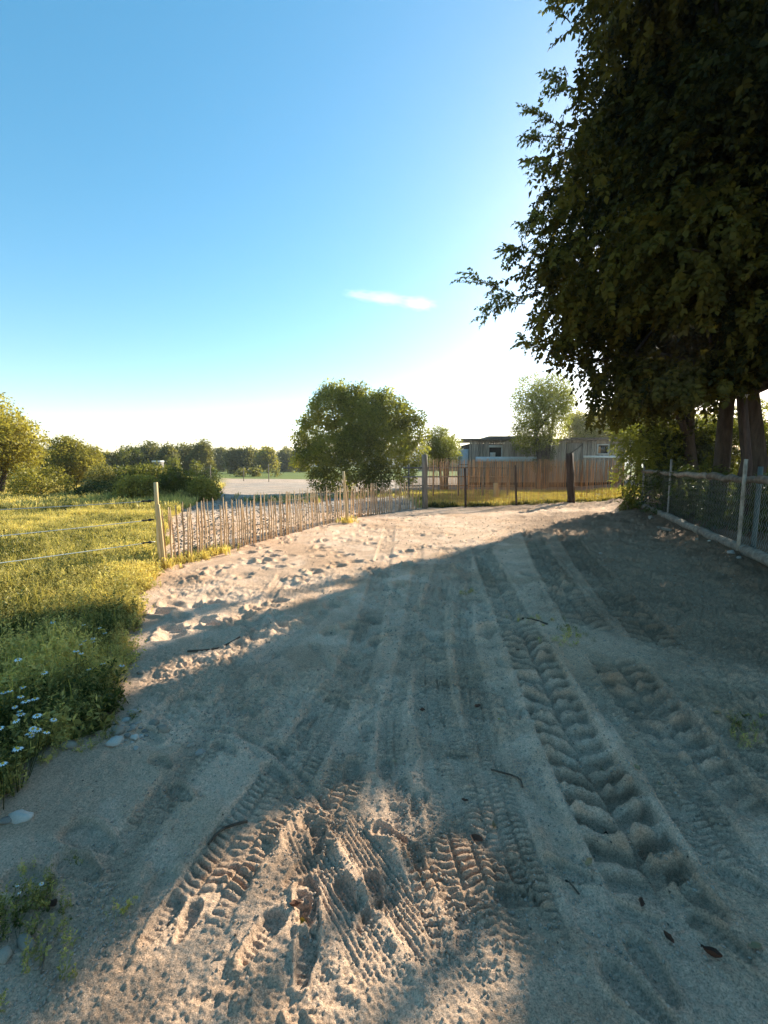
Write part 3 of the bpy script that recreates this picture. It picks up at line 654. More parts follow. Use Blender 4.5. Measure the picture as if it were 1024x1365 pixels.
for (px, base, top, r, mt, nm) in [(566, 677, 606, .11, 'greypost', 'round_post'), (620, 676, 624, .045, 'darkpost', 'thin_post'), (687, 673, 620, .045, 'darkpost', 'thin_post'), (759.5, 670, 604, .17, 'darkpost', 'square_post'), (829, 667, 640, .05, 'darkpost', 'thin_post')]:
    g = gp(px, base); tp = at(px, top, g[1] - .16); a = stake(sf, nm, M[mt], (g[0], g[1] - .16, float(H0(*g)) - .15), (tp[0], g[1] - .16, tp[2]), r, 4 if nm == 'square_post' else 9, .1, .97)
    if nm == 'square_post': a.rotation_euler.z = 0

# rail fence behind the bush and stump beyond the sticks
rA = at(545, 640, 22); rl = empty('rail_fence', (rA[0], 22, float(H0(rA[0], 22))), 'dark wooden rail fence behind the stick fence beside the round bush', 'fence')
for k in range(5):
    x = k * 1.25; m = MB(); m.tube([(x, 0, -.2), (x, 0, 1.6)], .05, 6, .1); m.build('post', M['greypost'], rl)
for z in (.55, 1.0, 1.45):
    m = MB(); m.tube([(-.3, -.07, z), (2.5, -.07, z + .02), (5.4, -.07, z)], .04, 6, .1); m.build('rail', M['greypost'], rl)
p = at(660.5, 668, 21); sp = empty('wooden_stump', (p[0], 21, float(H0(p[0], 21))), 'short pale wooden post standing in the grass behind the stick fence', 'stump')
m = MB(); m.tube([(0, 0, -.1), (.01, 0, .4), (0, 0, .75)], [.13, .12, .10], 9, .12); m.build('post', M['stake'], sp)
m = MB(); m.tube([(0, 0, .75), (0, 0, .84)], [.06, .05], 8); m.build('cap', M['tanstone'], sp)

# wire mesh fence with log rails on the right
Lf = np.linalg.norm(FN1 - FN0); L2 = Lf + 5.0
wf_ = empty('wire_fence', (FN0[0], FN0[1], 0), 'diamond wire mesh fence with log top rail and log laid along its foot', 'fence')
def fp(s): return FN0 + FD * s
def frel(s, off, z): q = fp(s) + FNR * off; return np.array([q[0] - FN0[0], q[1] - FN0[1], z])
zr0 = at(858, 628, FN0[1])[2]; zr1 = at(1024, 642, FN1[1])[2]
def railz(s): return zr0 + (zr1 - zr0) * s / Lf
cuts = [-.3, 3.5, 6.6, Lf - .6, Lf + 2.6, L2]
for i in range(len(cuts) - 1):
    a, b = cuts[i], cuts[i + 1]; n = 9; tt = np.linspace(a, b + .05, n)
    m = MB(); m.tube([frel(t, .02 + random.gauss(0, .008), railz(t) + random.gauss(0, .012)) for t in tt], np.full(n, .062) * rng.uniform(.9, 1.12, n) * np.linspace(1.05, .92, n), 10, .10); m.build('top_rail', M['log'], wf_, True)
    m = MB(); m.tube([frel(t, -.06 + random.gauss(0, .01), .12 + .085 + random.gauss(0, .008)) for t in tt], np.full(n, .088) * rng.uniform(.93, 1.08, n) * np.linspace(1.04, .92, n), 11, .08); m.build('bottom_log', M['log'], wf_, True)
wm = MB(); pitch = .085; nz = 14; dz = (min(zr0, zr1) - .24) / nz; k = 0
for s in np.arange(0, L2, pitch):
    zb = .24; pts = []
    for j in range(nz + 1): pts.append(frel(s + (pitch / 2 if (j % 2) else -pitch / 2) * 1.0, .045 + .006 * ((j + k) % 2), zb + (railz(s) - .04 - zb) * j / nz))
    wm.tube(pts, .0034, 3, 0, False); k += 1
wmo = wm.build('wire_mesh', M['iron'], wf_); wmo['kind'] = 'stuff'
def fpost(px, base, top, r, mat, name, off=-.03, sides=8, lean=0, h=.12):
    # nearest station of the fence line seen at px
    best = min(np.linspace(0, L2, 400), key=lambda s: abs(project(np.array([*(fp(s)), .8]))[0] - px)); q = fp(best) + FNR * off
    zt = at(px, top, q[1])[2]; m = MB(); n = 5; tt = np.linspace(0, 1, n)[:, None]; a = np.array([q[0] - FN0[0], q[1] - FN0[1], float(H0(*q)) - .2]); b = np.array([a[0] + lean, a[1], zt]); m.tube(a + (b - a) * tt, np.full(n, r), sides, .06); return m.build(name, mat, wf_, True)
fpost(896, 709, 612, .024, M['iron'], 'metal_post', -.07)
fpost(858, 676, 622, .03, M['iron'], 'metal_post', -.02)
fpost(999, 750, 612, .03, M['peel'], 'weathered_post', -.11, 7)
fpost(1001, 750, 622, .036, M['bluepaint'], 'blue_post', .08, 8)
# tall pole beside the trunks
q = at(996, 640, 9.2); pz = at(992, 531, 9.2); tp_ = empty('tall_pole', (q[0], 9.2, float(H0(q[0], 9.2))), 'tall weathered pole with pale cap standing before the dark trunks', 'pole')
m = MB(); zz = pz[2] - tp_.location.z; m.tube([(0, 0, -.1), (.02, 0, zz * .5), (pz[0] - q[0], 0, zz)], [.06, .055, .05], 8, .08); m.build('pole', M['darkpost'], tp_, True)
m = MB(); m.tube([(pz[0] - q[0], 0, zz), (pz[0] - q[0], 0, zz + .07)], [.055, .085], 8); m.build('cap', M['whitestone'], tp_)
# short squared offcut lying below the log
g = gp(886, 707, .05); oc = tag(obj('timber_offcut', None), 'x', 'x'); bpy.data.objects.remove(oc)
m = MB(); m.box((0, 0, .035), (.5, .11, .07)); oc = m.build('timber_offcut', M['log'], None, False, (g[0], g[1], HZ(*g)), (.05, .0, -1.25 + pi / 2 + 1.2)); tag(oc, 'short squared piece of timber lying on dirt below the log', 'timber')

# far thin fence poles in the field
for px, base, top, dist, lab in [(281, 641, 622, 38, 'thin pole in front of the dark bush at the gravel edge'), (325, 640, 622, 44, 'thin pole in the field between the small bushes'), (358.5, 641, 619, 42, 'thin pole in the field near the round bush')]:
    p = at(px, base, dist); g0 = float(H0(p[0], dist)); t = at(px, top, dist); m = MB(); m.tube([(0, 0, -.1), (0, 0, t[2] - g0)], .04, 5); o = m.build('fence_pole', M['greypost'], None, False, (p[0], dist, g0)); tag(o, lab, 'pole', 'poles of the field fence')
# small white hut in the trees
p = at(211, 620, 50); hu = empty('white_hut', (p[0], 50, 0), 'small white roofed hut among trees behind the shrubby mound', 'hut')
m = MB(); m.box((0, 0, 1.0), (.8, 1.0, 2.0)); m.build('wall', M['roof'], hu); zz = at(211, 617, 50)[2]; m = MB(); m.box((0, 0, 2.02), (.85, 1.1, .17)); m.build('roof', M['white'], hu)

# ================================================================== TREES
# great shade trees on the right; crown outline from the photograph
_oy = [-400, -60, 0, 60, 100, 150, 200, 250, 300, 335, 380, 430, 455, 480, 500, 545, 575]
_ox = [760, 738, 742, 762, 750, 762, 738, 722, 708, 684, 700, 716, 702, 735, 772, 768, 805]
def in_outline(P, pad=0):
    px, py = project(P); f = P[:, 1]
    edge = np.interp(py, _oy, _ox) + 26 * vnoise(py / 38.0, py * 0 + 2.5, 5) + 6
    ok = px > edge + pad
    if pad == 0: ok &= rng.random(len(px)) < .38 + .62 * sstep(0, 70, px - edge)
    low = np.interp(px, [760, 800, 850, 900, 950, 1000, 1060], [535, 552, 545, 532, 520, 500, 490])
    return ok & (py < low - pad * .3)
def keep_shade(P):
    j = rng.normal(0, .10, (len(P), 3)); Q = P + j
    return in_outline(P) & ~sun_hits(Q)
BIG = [((9.3, 12.2), .19, (8.6, 12.0, 7.6), (5.4, 4.2, 6.0), 'tall dark tree with the slimmer trunk behind the wire fence'),
       ((8.75, 10.6), .235, (8.6, 9.9, 7.8), (5.4, 3.6, 6.0), 'tall dark tree with the thicker trunk behind the wire fence'),
       ((11.4, 16.4), .2, (10.6, 16.2, 6.4), (4.2, 3.2, 4.6), 'dark tree added behind the green bush to keep sun off the yard')]  # this third tree is added to block sun from the yard
for i, ((tx, ty), tr, cc, rr, lab) in enumerate(BIG):
    g0 = float(H0(tx, ty)) - .1; root = empty('shade_tree', (tx, ty, g0), lab, 'tree', 'tall shade trees along the wire fence')
    cl = crown_clumps(cc, rr, 118 if i < 2 else 90, .92, 100 + i, .3, -.86)
    cl = cl[in_outline(cl[:, :3], 18)]
    if i == 1:
        cl = cl[cl[:, 1] > 6.6]
        low = [(712, 452, 9.6, .55), (735, 462, 9.8, .7), (758, 486, 10, .6), (725, 425, 9.6, .7), (705, 352, 9.4, .5), (700, 335, 9.2, .45), (730, 350, 9.6, .7), (785, 505, 10, .6), (805, 520, 10, .6), (835, 515, 9.8, .6), (870, 505, 9.6, .7), (910, 495, 9.6, .7), (950, 485, 9.2, .7), (735, 390, 9.6, .7), (740, 300, 9.6, .7), (755, 250, 9.5, .6), (770, 180, 9.5, .6), (765, 100, 9.5, .6), (765, 60, 9.5, .6), (770, 430, 10, .8), (790, 480, 10, .8)]
        cl = np.concatenate([cl, [(*at(a, b, c), r) for a, b, c, r in low]])
    mb = MB(); limbs(mb, (tx, ty, g0), (tx + (.15 if i else .55), ty + .1, 9.5 if i < 2 else 7), tr, cl[::6], 200 + i, True)
    tk = mb.build('trunk', M['bark'], root, True, (-tx, -ty, -g0))
    cw = foliage('crown', cl, 8.6, SPRAYS, 1.12, M['big_leaf'], root, out_from=(tx, ty, cc[2] - 2), keep=keep_shade, droop=.75, tint_sd=.3, sunny=True); cw.location = (-tx, -ty, -g0)
    if i == 1:   # two thin branches that reach out over the sky on the left
        for pts in ([(700, 400, 9.6), (665, 385, 9.4), (628, 370, 9.3)], [(700, 405, 9.6), (668, 405, 9.4), (645, 418, 9.3)], [(760, 175, 9.4), (730, 160, 9.2), (708, 148, 9.1)], [(760, 185, 9.4), (725, 182, 9.2), (704, 186, 9.1)], [(760, 30, 9.4), (748, 15, 9.2), (738, -8, 9.1)], [(770, 120, 9.4), (752, 112, 9.2), (742, 100, 9.1)], [(740, 290, 9.4), (715, 292, 9.2), (700, 300, 9.1)], [(730, 340, 9.5), (700, 336, 9.3), (676, 332, 9.2)], [(720, 390, 9.5), (690, 395, 9.3), (668, 392, 9.2)], [(740, 470, 9.7), (715, 462, 9.5), (698, 455, 9.4)], [(740, 235, 9.5), (724, 225, 9.3), (712, 214, 9.2)]):
            P = catmull([at(*p) for p in pts], 5); m = MB(); m.tube(P, np.linspace(.012, .003, len(P)), 5)
            br = m.build('branch', M['bark'], root, False, (-tx, -ty, -g0)); n = 16
            k = rng.integers(2, len(P), n); D = (P[-1] - P[0])[None] + rng.normal(0, .35, (n, 3)); V, F, T = scatter(*SPRAYS[rng.integers(0, 5)], P[k] + rng.normal(0, .03, (n, 3)), rot_mats(n, D, rng.uniform(-.6, .6, n)), rng.uniform(.55, .85, n), rng.uniform(.3, 1, n))
            obj('leaves', raw_mesh('leaves', V, F, M['bush_leaf'], tint=T), br)

def px_tree(name, label, px, base, top, half, dist, mat, seed, **kw):
    p = at(px, base, dist); h = at(px, top, dist)[2] - float(H0(p[0], dist)); rx = half * dist / FPX
    return tree(name, label, p[0], dist, h, rx, kw.pop('leaf', .3), M[mat], seed, **kw)
# round bush in the middle
def bush_mid():
    x, y = at(478, 640, 26)[0], 26.0; g0 = float(H0(x, y)) - .1
    root = empty('round_bush', (x, y, g0), 'large round spreading bush standing in the middle behind the paling fence', 'bush')
    spec = [(440, 545, 26, 1.25), (425, 580, 26, 1.2), (425, 615, 25.5, 1.1), (430, 640, 25.2, .8), (465, 535, 26.5, .9), (480, 560, 25.5, 1.4), (480, 610, 25, 1.5), (520, 555, 25.5, 1.15), (545, 575, 26, 1.0), (520, 600, 25, 1.3), (550, 605, 25.5, .9), (500, 635, 25, 1.0), (455, 645, 25, .8), (540, 632, 25.5, .7), (470, 580, 27, 1.5), (520, 580, 27, 1.4), (410, 600, 26, .8), (450, 528, 26.4, .6), (436, 526, 26.2, .45), (510, 533, 26, .6), (540, 552, 26, .6), (416, 560, 26, .6), (470, 532, 25.8, .8), (490, 540, 25.6, .9), (500, 545, 26.4, 1.0), (475, 590, 25, 1.2), (440, 600, 25, 1.1), (500, 570, 25, 1.1), (436, 516, 26.2, .35), (452, 515, 26.2, .35), (398, 585, 26, .4), (404, 566, 26, .4), (482, 521, 25.8, .4), (532, 537, 26, .4), (560, 560, 26, .45), (566, 580, 26, .4), (396, 615, 25.6, .4), (424, 540, 26, .45), (516, 525, 26, .35)]
    cl = np.array([(*at(a, b, c), r * .95) for a, b, c, r in spec]); m = MB()
    for k in range(6):
        t = cl[rng.integers(0, len(cl))]; P = catmull([(x + rng.normal(0, .5), y + rng.normal(0, .3), g0), (x + (t[0] - x) * .4, y, g0 + 1.2), t[:3]], 4); m.tube(P, np.linspace(.09, .02, len(P)), 6)
    m.build('trunk', M['bark'], root, True, (-x, -y, -g0))
    cw = foliage('crown', cl, 30, BUNCH, .27, M['mid_leaf'], root, shell=.6, tint_sd=.32); cw.location = (-x, -y, -g0)
bush_mid()
px_tree('small_tree', 'small open yellow-green tree just right of the round bush', 592, 640, 562, 26, 29, 'lime_leaf', 31, leaf=.21, per_m2=22, nclump=16, stems=3, bottom=.28)
px_tree('shed_tree', 'airy pale green tree growing in front of the shed roof', 722, 650, 500, 50, 30, 'lime_leaf', 33, leaf=.22, per_m2=11, nclump=26, stems=2, bottom=.34, group=None)
px_tree('shed_shrub', 'dark low shrub against the shed wall below the pale tree', 722, 655, 580, 15, 30.6, 'ivy_leaf', 34, leaf=.2, per_m2=26, nclump=12, cat='shrub', bottom=.2)
for k, (px, top, half, d, lab) in enumerate([(775, 545, 30, 40, 'green tree behind the middle of the shed roof'), (815, 535, 30, 42, 'green tree behind the right end of the shed roof'), (850, 540, 30, 38, 'green tree behind the shed partly hidden by the great shade trees')]):
    px_tree('back_tree', lab, px, 650, top, half, d, 'gold_leaf' if k != 2 else 'lime_leaf', 40 + k, leaf=.3, per_m2=14, nclump=20, group='trees behind the shed')
# left meadow trees
px_tree('golden_tree', 'big golden lit tree cut by the left edge of the meadow', -5, 665, 518, 62, 21, 'gold_leaf', 51, leaf=.26, per_m2=14, nclump=34, bottom=.08, stems=3)
px_tree('meadow_tree', 'rounded olive green tree next to the big golden tree', 98, 652, 585, 40, 28, 'gold_leaf', 52, leaf=.25, per_m2=22, nclump=24, bottom=.1, stems=2)
px_tree('meadow_shrub', 'bright low shrub at the foot of the golden tree', 55, 668, 622, 34, 19, 'gold_leaf', 53, leaf=.2, per_m2=22, nclump=14, bottom=.02, cat='shrub')
# shrubs on the mound
for k, (px, top, half, d, mat, lab) in enumerate([(150, 628, 36, 20.5, 'far_leaf', 'dark green shrub on the left slope of the mound'), (195, 622, 40, 20.0, 'bush_leaf', 'broad green shrub over the top of the mound'), (240, 630, 34, 19.5, 'bush_leaf', 'green shrub sloping down the right side of the mound'), (186, 640, 16, 18.3, 'gold_leaf', 'small yellowish shrub at the front of the mound'), (272, 648, 20, 19.5, 'gold_leaf', 'pale dry shrub at the right foot of the mound'), (135, 648, 28, 18.8, 'ivy_leaf', 'dark shrub at the left foot of the mound')]):
    p = at(px, 660, d); h = at(px, top, d)[2]; x = p[0]; g0 = min(float(H0(x, d)), h - .7)
    root = empty('mound_shrub', (x, d, g0), lab, 'shrub', 'shrubs growing on the mound'); r = half * d / FPX; cl = crown_clumps((x, d, (g0 + h) / 2), (r * .85, .9, (h - g0) / 2 * .8), 14, .42, 70 + k, .2)
    m = MB()
    for c in cl[:5]: m.tube(catmull([(x, d, g0 - .2), (x * .6 + c[0] * .4, d, g0 + .3), c[:3]], 4), np.linspace(.03, .008, 9), 5)
    m.build('stem', M['bark'], root, False, (-x, -d, -g0)); cw = foliage('foliage', cl, 30, BUNCH, .19, M[mat], root, tint_sd=.15); cw.location = (-x, -d, -g0)
# line of trees across the fields
for k, (px, top, half, d, mat, lab) in enumerate([
    (146, 602, 17, 58, 'far_leaf', 'leftmost olive tree of the line beyond the mound'), (172, 598, 20, 60, 'bush_leaf', 'green tree left of the small white hut'), (200, 593, 20, 66, 'far_leaf', 'dark tree just above the small white hut'), (226, 594, 18, 62, 'far_leaf', 'dark tree just right of the small white hut'),
    (252, 592, 16, 70, 'far_leaf', 'left one of two tall trees behind the gravel edge'), (270, 591, 15, 68, 'far_leaf', 'right one of two tall trees behind the gravel edge'), (293, 600, 16, 110, 'far_leaf', 'distant dull tree left of the two slim trees'),
    (312, 595, 10, 84, 'far_leaf', 'left one of the two slim upright trees'), (327, 594, 10, 84, 'far_leaf', 'right one of the two slim upright trees'), (343, 603, 12, 120, 'far_leaf', 'distant dull tree right of the two slim trees'),
    (357, 598, 14, 88, 'gold_leaf', 'light round topped tree in the field'), (381, 597, 14, 110, 'far_leaf', 'distant tree left of the round bush'), (402, 600, 14, 105, 'far_leaf', 'distant tree half behind the round bush'), (120, 604, 16, 70, 'far_leaf', 'distant tree peeping over the rounded olive tree'),
    (600, 606, 20, 120, 'far_leaf', 'distant tree between the small open tree and the shed'), (575, 606, 20, 130, 'far_leaf', 'distant tree behind the small open tree')]):
    px_tree('field_tree', lab, px, 632, top, half, d, mat, 300 + k, leaf=.0095 * d, per_m2=520 / d, nclump=18, group='trees across the fields', bottom=-.05)
for k, (px, top, half, d, mat, lab) in enumerate([(281, 620, 13, 39, 'ivy_leaf', 'dark rounded bush at the far edge of the gravel'), (320, 624, 7, 62, 'far_leaf', 'small bush below the slim trees'), (340, 624, 9, 62, 'far_leaf', 'low bush in the field right of the slim trees'), (367, 624, 6, 60, 'far_leaf', 'small bush below the round topped tree'), (262, 612, 9, 45, 'bush_leaf', 'green bush behind the top of the mound'), (232, 608, 12, 44, 'bush_leaf', 'yellow green bush behind the mound beside the hut')]):
    px_tree('field_bush', lab, px, 636, top, half, d, mat, 340 + k, leaf=.010 * d, per_m2=300 / d, nclump=9, group='bushes in the field', bottom=.0, cat='bush')
# green bush at the end of the wire fence, undergrowth and hedge behind it
def shrub(name, label, spec, mat, scale, per, seed, cat='shrub', group=None, templates=None, keep=None, base=None):
    cl = np.array([(*at(a, b, c), r) for a, b, c, r in spec]); x, y = (cl[:, 0].mean(), cl[:, 1].mean()) if base is None else base; g0 = float(H0(x, y)) - .05
    root = empty(name, (x, y, g0), label, cat, group); m = MB()
    for c in cl[:8]: m.tube(catmull([(x + rng.normal(0, .15), y + rng.normal(0, .1), g0), (x * .5 + c[0] * .5, y * .5 + c[1] * .5, g0 + (c[2] - g0) * .55), c[:3]], 4), np.linspace(.035, .008, 9), 6)
    m.build('stem', M['bark'], root, True, (-x, -y, -g0)); cw = foliage('foliage', cl, per, templates or SPRAYS, scale, M[mat], root, keep=keep, tint_sd=.15, droop=.2); cw.location = (-x, -y, -g0); return root
nolit = lambda P: ~sun_hits(P + rng.normal(0, .08, P.shape))
shrub('green_bush', 'leafy green bush at the far end of the wire fence', [(840, 590, 16, .6), (848, 620, 16, .6), (838, 640, 15.8, .5), (846, 655, 15.6, .4), (880, 590, 17, .8), (890, 620, 17, .7), (925, 600, 17, .7), (860, 575, 16.4, .6), (905, 575, 17, .7), (850, 600, 16.4, .7), (830, 575, 16, .4), (842, 662, 15.4, .3), (915, 625, 16.6, .6), (870, 640, 17, .6), (895, 560, 17, .7), (935, 570, 17, .6)], 'lime_leaf', .6, 20, 1, base=(9.3, 16.3))
shrub('small_weed', 'small leafy weed at the foot of the green bush', [(842, 676, 14.9, .26), (836, 670, 14.9, .2), (848, 681, 14.8, .18)], 'bush_leaf', .45, 60, 2, 'plant')
hd = [((870, 590), 18.5, 'ivy_leaf', 'dense shrub added behind the green bush to stop sun leaks'), ((930, 600), 20.5, 'gold_leaf', 'yellowish shrub added left of the slimmer trunk to stop sun leaks'), ((905, 600), 17.5, 'ivy_leaf', 'dense green shrub behind the slimmer trunk'), ((965, 600), 19, 'lime_leaf', 'sunlit yellow-green shrub seen between the trunks'), ((1015, 600), 18, 'lime_leaf', 'sunlit yellow-green shrub right of the thicker trunk'), ((1080, 600), 16, 'lime_leaf', 'sunlit shrub at the right edge behind the pole')]  # first two shrubs are added to block sun leaking under the crowns
for k, ((px, py), d, mat, lab) in enumerate(hd):
    shrub('hedge_shrub', lab, [(px + rng.uniform(-34, 34), py + rng.uniform(-38, 45), d + rng.uniform(-.8, .8), rng.uniform(.55, .85)) for _ in range(16)], mat, .75, 13, 400 + k, group='shrubs behind the wire fence', keep=nolit)
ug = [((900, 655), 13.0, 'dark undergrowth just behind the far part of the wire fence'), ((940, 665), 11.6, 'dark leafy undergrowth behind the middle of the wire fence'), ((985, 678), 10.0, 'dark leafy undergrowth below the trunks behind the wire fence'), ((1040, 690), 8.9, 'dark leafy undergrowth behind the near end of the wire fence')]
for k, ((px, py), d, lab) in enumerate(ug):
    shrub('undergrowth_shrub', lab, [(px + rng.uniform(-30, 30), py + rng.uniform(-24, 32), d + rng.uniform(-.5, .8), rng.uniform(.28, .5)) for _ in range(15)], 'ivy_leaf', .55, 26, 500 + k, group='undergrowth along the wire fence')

# ================================================================== MEADOW, WEEDS, FLOWERS
def weed_template(seed, n=14, h=.12, spread=.08, w=.005, broad=False):
    r = np.random.default_rng(seed); V = []; F = []; T = []; k = 0
    for i in range(n):
        a = r.uniform(0, 2 * pi); b = r.normal(0, spread * .35, 2); L = h * r.uniform(.5, 1.2); out = r.uniform(.1, 1.0) * spread; d = np.array([cos(a), sin(a)]); s = np.array([-sin(a), cos(a)]) * w * (r.uniform(1.5, 3) if broad else 1)
        p0 = np.array([b[0], b[1], -.02]); p1 = np.array([b[0] + d[0] * out * .4, b[1] + d[1] * out * .4, L * .6]); p2 = np.array([b[0] + d[0] * out, b[1] + d[1] * out, L * (.85 if broad else 1)])
        S3 = np.array([s[0], s[1], 0])
        V += [p0 - S3 * .5, p0 + S3 * .5, p1 - S3, p1 + S3, p2]; F += [(k, k + 1, k + 3), (k, k + 3, k + 2), (k + 2, k + 3, k + 4)]; t = r.normal(0, .12); T += [t - .15, t - .15, t, t, t + .1]; k += 5
        if not broad:
            for q in (.45, .7):   # side leaflets
                c = p0 + (p2 - p0) * q; e = r.normal(0, 1, 3) * .5 + np.array([d[0], d[1], .5]); e /= np.linalg.norm(e); wv = np.cross(e, r.normal(0, 1, 3)); wv /= np.linalg.norm(wv); l = h * .28
                V += [c, c + e * l * .5 + wv * l * .16, c + e * l, c + e * l * .5 - wv * l * .16]; F += [(k, k + 1, k + 2), (k, k + 2, k + 3)]; T += [t] * 4; k += 4
    return np.array(V), np.array(F), np.array(T)
def feather_template(seed, stems=6, h=.15, spread=.07, leaf=.026, per=13, wide=.2):
    """feathery weed: stems with many fine leaflets"""
    r = np.random.default_rng(seed); V = []; F = []; T = []; k = 0
    for i in range(stems):
        a = r.uniform(0, 2 * pi); d = np.array([cos(a), sin(a), 0]); H_ = h * r.uniform(.55, 1.2); out = spread * r.uniform(.2, 1); b = np.append(r.normal(0, spread * .4, 2), -.02); tp = b + d * out + np.array([0, 0, H_]); s_ = np.array([-sin(a), cos(a), 0]) * .0016
        V += [b - s_, b + s_, tp]; F += [(k, k + 1, k + 2)]; T += [-.2, -.2, 0]; k += 3; ts = r.normal(0, .1)
        for j in range(per):
            q = r.uniform(.2, 1.0); c = b + (tp - b) * q; e = r.normal(0, 1, 3) + np.array([0, 0, .5]); e /= np.linalg.norm(e); wv = np.cross(e, r.normal(0, 1, 3)); wv /= np.linalg.norm(wv); l = leaf * r.uniform(.6, 1.3) * (1.25 - .5 * q)
            V += [c, c + e * l * .5 + wv * l * wide, c + e * l, c + e * l * .5 - wv * l * wide]; F += [(k, k + 1, k + 2), (k, k + 2, k + 3)]; t = ts + r.normal(0, .1) + .22 * (q - .5); T += [t] * 4; k += 4
    return np.array(V), np.array(F), np.array(T)
WEED = [feather_template(s) for s in range(4)] + [feather_template(7, 5, .09, .08, .04, 8, .3), feather_template(8, 3, .24, .05, .022, 12, .16)]
BLADE = [weed_template(30 + s, 12, .16, .07, .0028, True) for s in range(4)]
TUFT = WEED[:4] + BLADE
_KITS = {}
def kit(templates, mat):
    """a collection, outside the scene, of the plants that the cover is made of"""
    key = (id(templates[0]), len(templates), mat.name)
    if key not in _KITS:
        c = bpy.data.collections.new('cover_plants')
        for i, (V, F, T) in enumerate(templates): c.objects.link(bpy.data.objects.new('plant_%02d' % i, raw_mesh('plant', V, F, mat, tint=T + .0)))
        _KITS[key] = c
    return _KITS[key]
def cover(name, label, pts, scale, mat, templates, tint=.45, sd=.2):
    pts = np.asarray(pts); n = len(pts); z = np.array(H0(pts[:, 0], pts[:, 1])); me = bpy.data.meshes.new(name); me.vertices.add(n); me.vertices.foreach_set('co', np.stack([pts[:, 0], pts[:, 1], z], -1).astype(np.float32).ravel())
    cl = fbm(pts[:, 0] * 1.1, pts[:, 1] * 1.1, 61, 3)
    def at_(nm, ty, val, key='value'): me.attributes.new(nm, ty, 'POINT').data.foreach_set(key, np.ascontiguousarray(val).ravel())
    at_('size', 'FLOAT', np.asarray(scale, np.float32)); at_('itint', 'FLOAT', (tint + sd * rng.normal(0, .5, n) + .85 * cl + .4 * fbm(pts[:, 0] * 3.7, pts[:, 1] * 3.7, 62, 2)).astype(np.float32)); at_('pick', 'INT', rng.integers(0, len(templates), n).astype(np.int32))
    at_('turn', 'FLOAT_VECTOR', np.stack([rng.normal(0, .16, n), rng.normal(0, .16, n), rng.uniform(0, 2 * pi, n)], -1).astype(np.float32), 'vector')
    o = obj(name, me); g = bpy.data.node_groups.new(name, 'GeometryNodeTree'); g.interface.new_socket('Geometry', in_out='INPUT', socket_type='NodeSocketGeometry'); g.interface.new_socket('Geometry', in_out='OUTPUT', socket_type='NodeSocketGeometry')
    gi = g.nodes.new('NodeGroupInput'); go = g.nodes.new('NodeGroupOutput'); ip = g.nodes.new('GeometryNodeInstanceOnPoints'); ci = g.nodes.new('GeometryNodeCollectionInfo'); ci.inputs['Collection'].default_value = kit(templates, mat); ci.inputs['Separate Children'].default_value = True; ci.inputs['Reset Children'].default_value = True
    def na(nm, ty): q = g.nodes.new('GeometryNodeInputNamedAttribute'); q.data_type = ty; q.inputs['Name'].default_value = nm; return q.outputs['Attribute']
    ip.inputs['Pick Instance'].default_value = True
    for a_, b_ in ((gi.outputs[0], ip.inputs['Points']), (ci.outputs[0], ip.inputs['Instance']), (na('pick', 'INT'), ip.inputs['Instance Index']), (na('turn', 'FLOAT_VECTOR'), ip.inputs['Rotation']), (na('size', 'FLOAT'), ip.inputs['Scale']), (ip.outputs[0], go.inputs[0])): g.links.new(a_, b_)
    md = o.modifiers.new('cover', 'NODES'); md.node_group = g; me.materials.append(mat); return tag(o, label, None, None, 'stuff')
def sample_meadow(n, y0, y1, back=6.0, pw=1.0):
    y = y0 + (y1 - y0) * rng.random(n) ** pw; x = edge_x(y) - .02 + .22 * fbm(y * 3, y * 0, 77, 2) + .25 * np.maximum(0, rng.normal(-.9, .6, n)) - rng.random(n) ** 1.15 * np.maximum(back, (1.0 * y + edge_x(y) + 1)); return np.stack([x, y], -1)
def ragged(p, w=.45):
    d = edge_x(p[:, 1]) - p[:, 0] + .35 * fbm(p[:, 0] * 2.3, p[:, 1] * 2.3, 83, 3); b = fbm(p[:, 0] * 1.6, p[:, 1] * 1.6, 87, 3)
    return p[(rng.random(len(p)) < sstep(-.05, w, d) * .9 + .1 * (d > -.02)) & (rng.random(len(p)) < 1 - .85 * sstep(.12, .3, b))]
p = ragged(sample_meadow(19000, 1.6, 6.2, 2.5)); cover('weeds', 'feathery weeds and grass of the meadow beside the sand', p, rng.uniform(.5, 1.0, len(p)) * np.where(rng.random(len(p)) < .08, 1.5, 1.0), M['grass'], WEED)
p = sample_meadow(26000, 5.6, 15, 4); p = ragged(p); p = p[rng.random(len(p)) < .55 + .8 * fbm(p[:, 0] * .8, p[:, 1] * .8, 63, 2) + .3]; cover('meadow_grass', 'sunlit grass and weeds of the meadow behind the rope fence', p, rng.uniform(.6, 1.25, len(p)), M['grass'], TUFT, .66, .5)
STALK = [weed_template(60 + s_, 5, .42, .10, .0022, True) for s_ in range(3)]
p = sample_meadow(1500, 1.8, 16, 4); cover('dry_stalks', 'dead stalks and seed heads standing in the meadow', p - np.array([.18, 0]), rng.uniform(.35, .8, len(p)), M['drygrass'], STALK, .5, .5)
p = sample_meadow(900, 1.6, 8, .5); cover('weeds', 'taller leafy weeds along the ragged edge of the meadow', p, rng.uniform(.9, 1.9, len(p)), M['grass'], WEED, .30, .4)
p = sample_meadow(9000, 14, 34, 8); cover('meadow_grass', 'rough grass of the meadow below the trees and mound', p, rng.uniform(1.2, 2.6, len(p)), M['grass'], BLADE + TUFT, .72, .4)
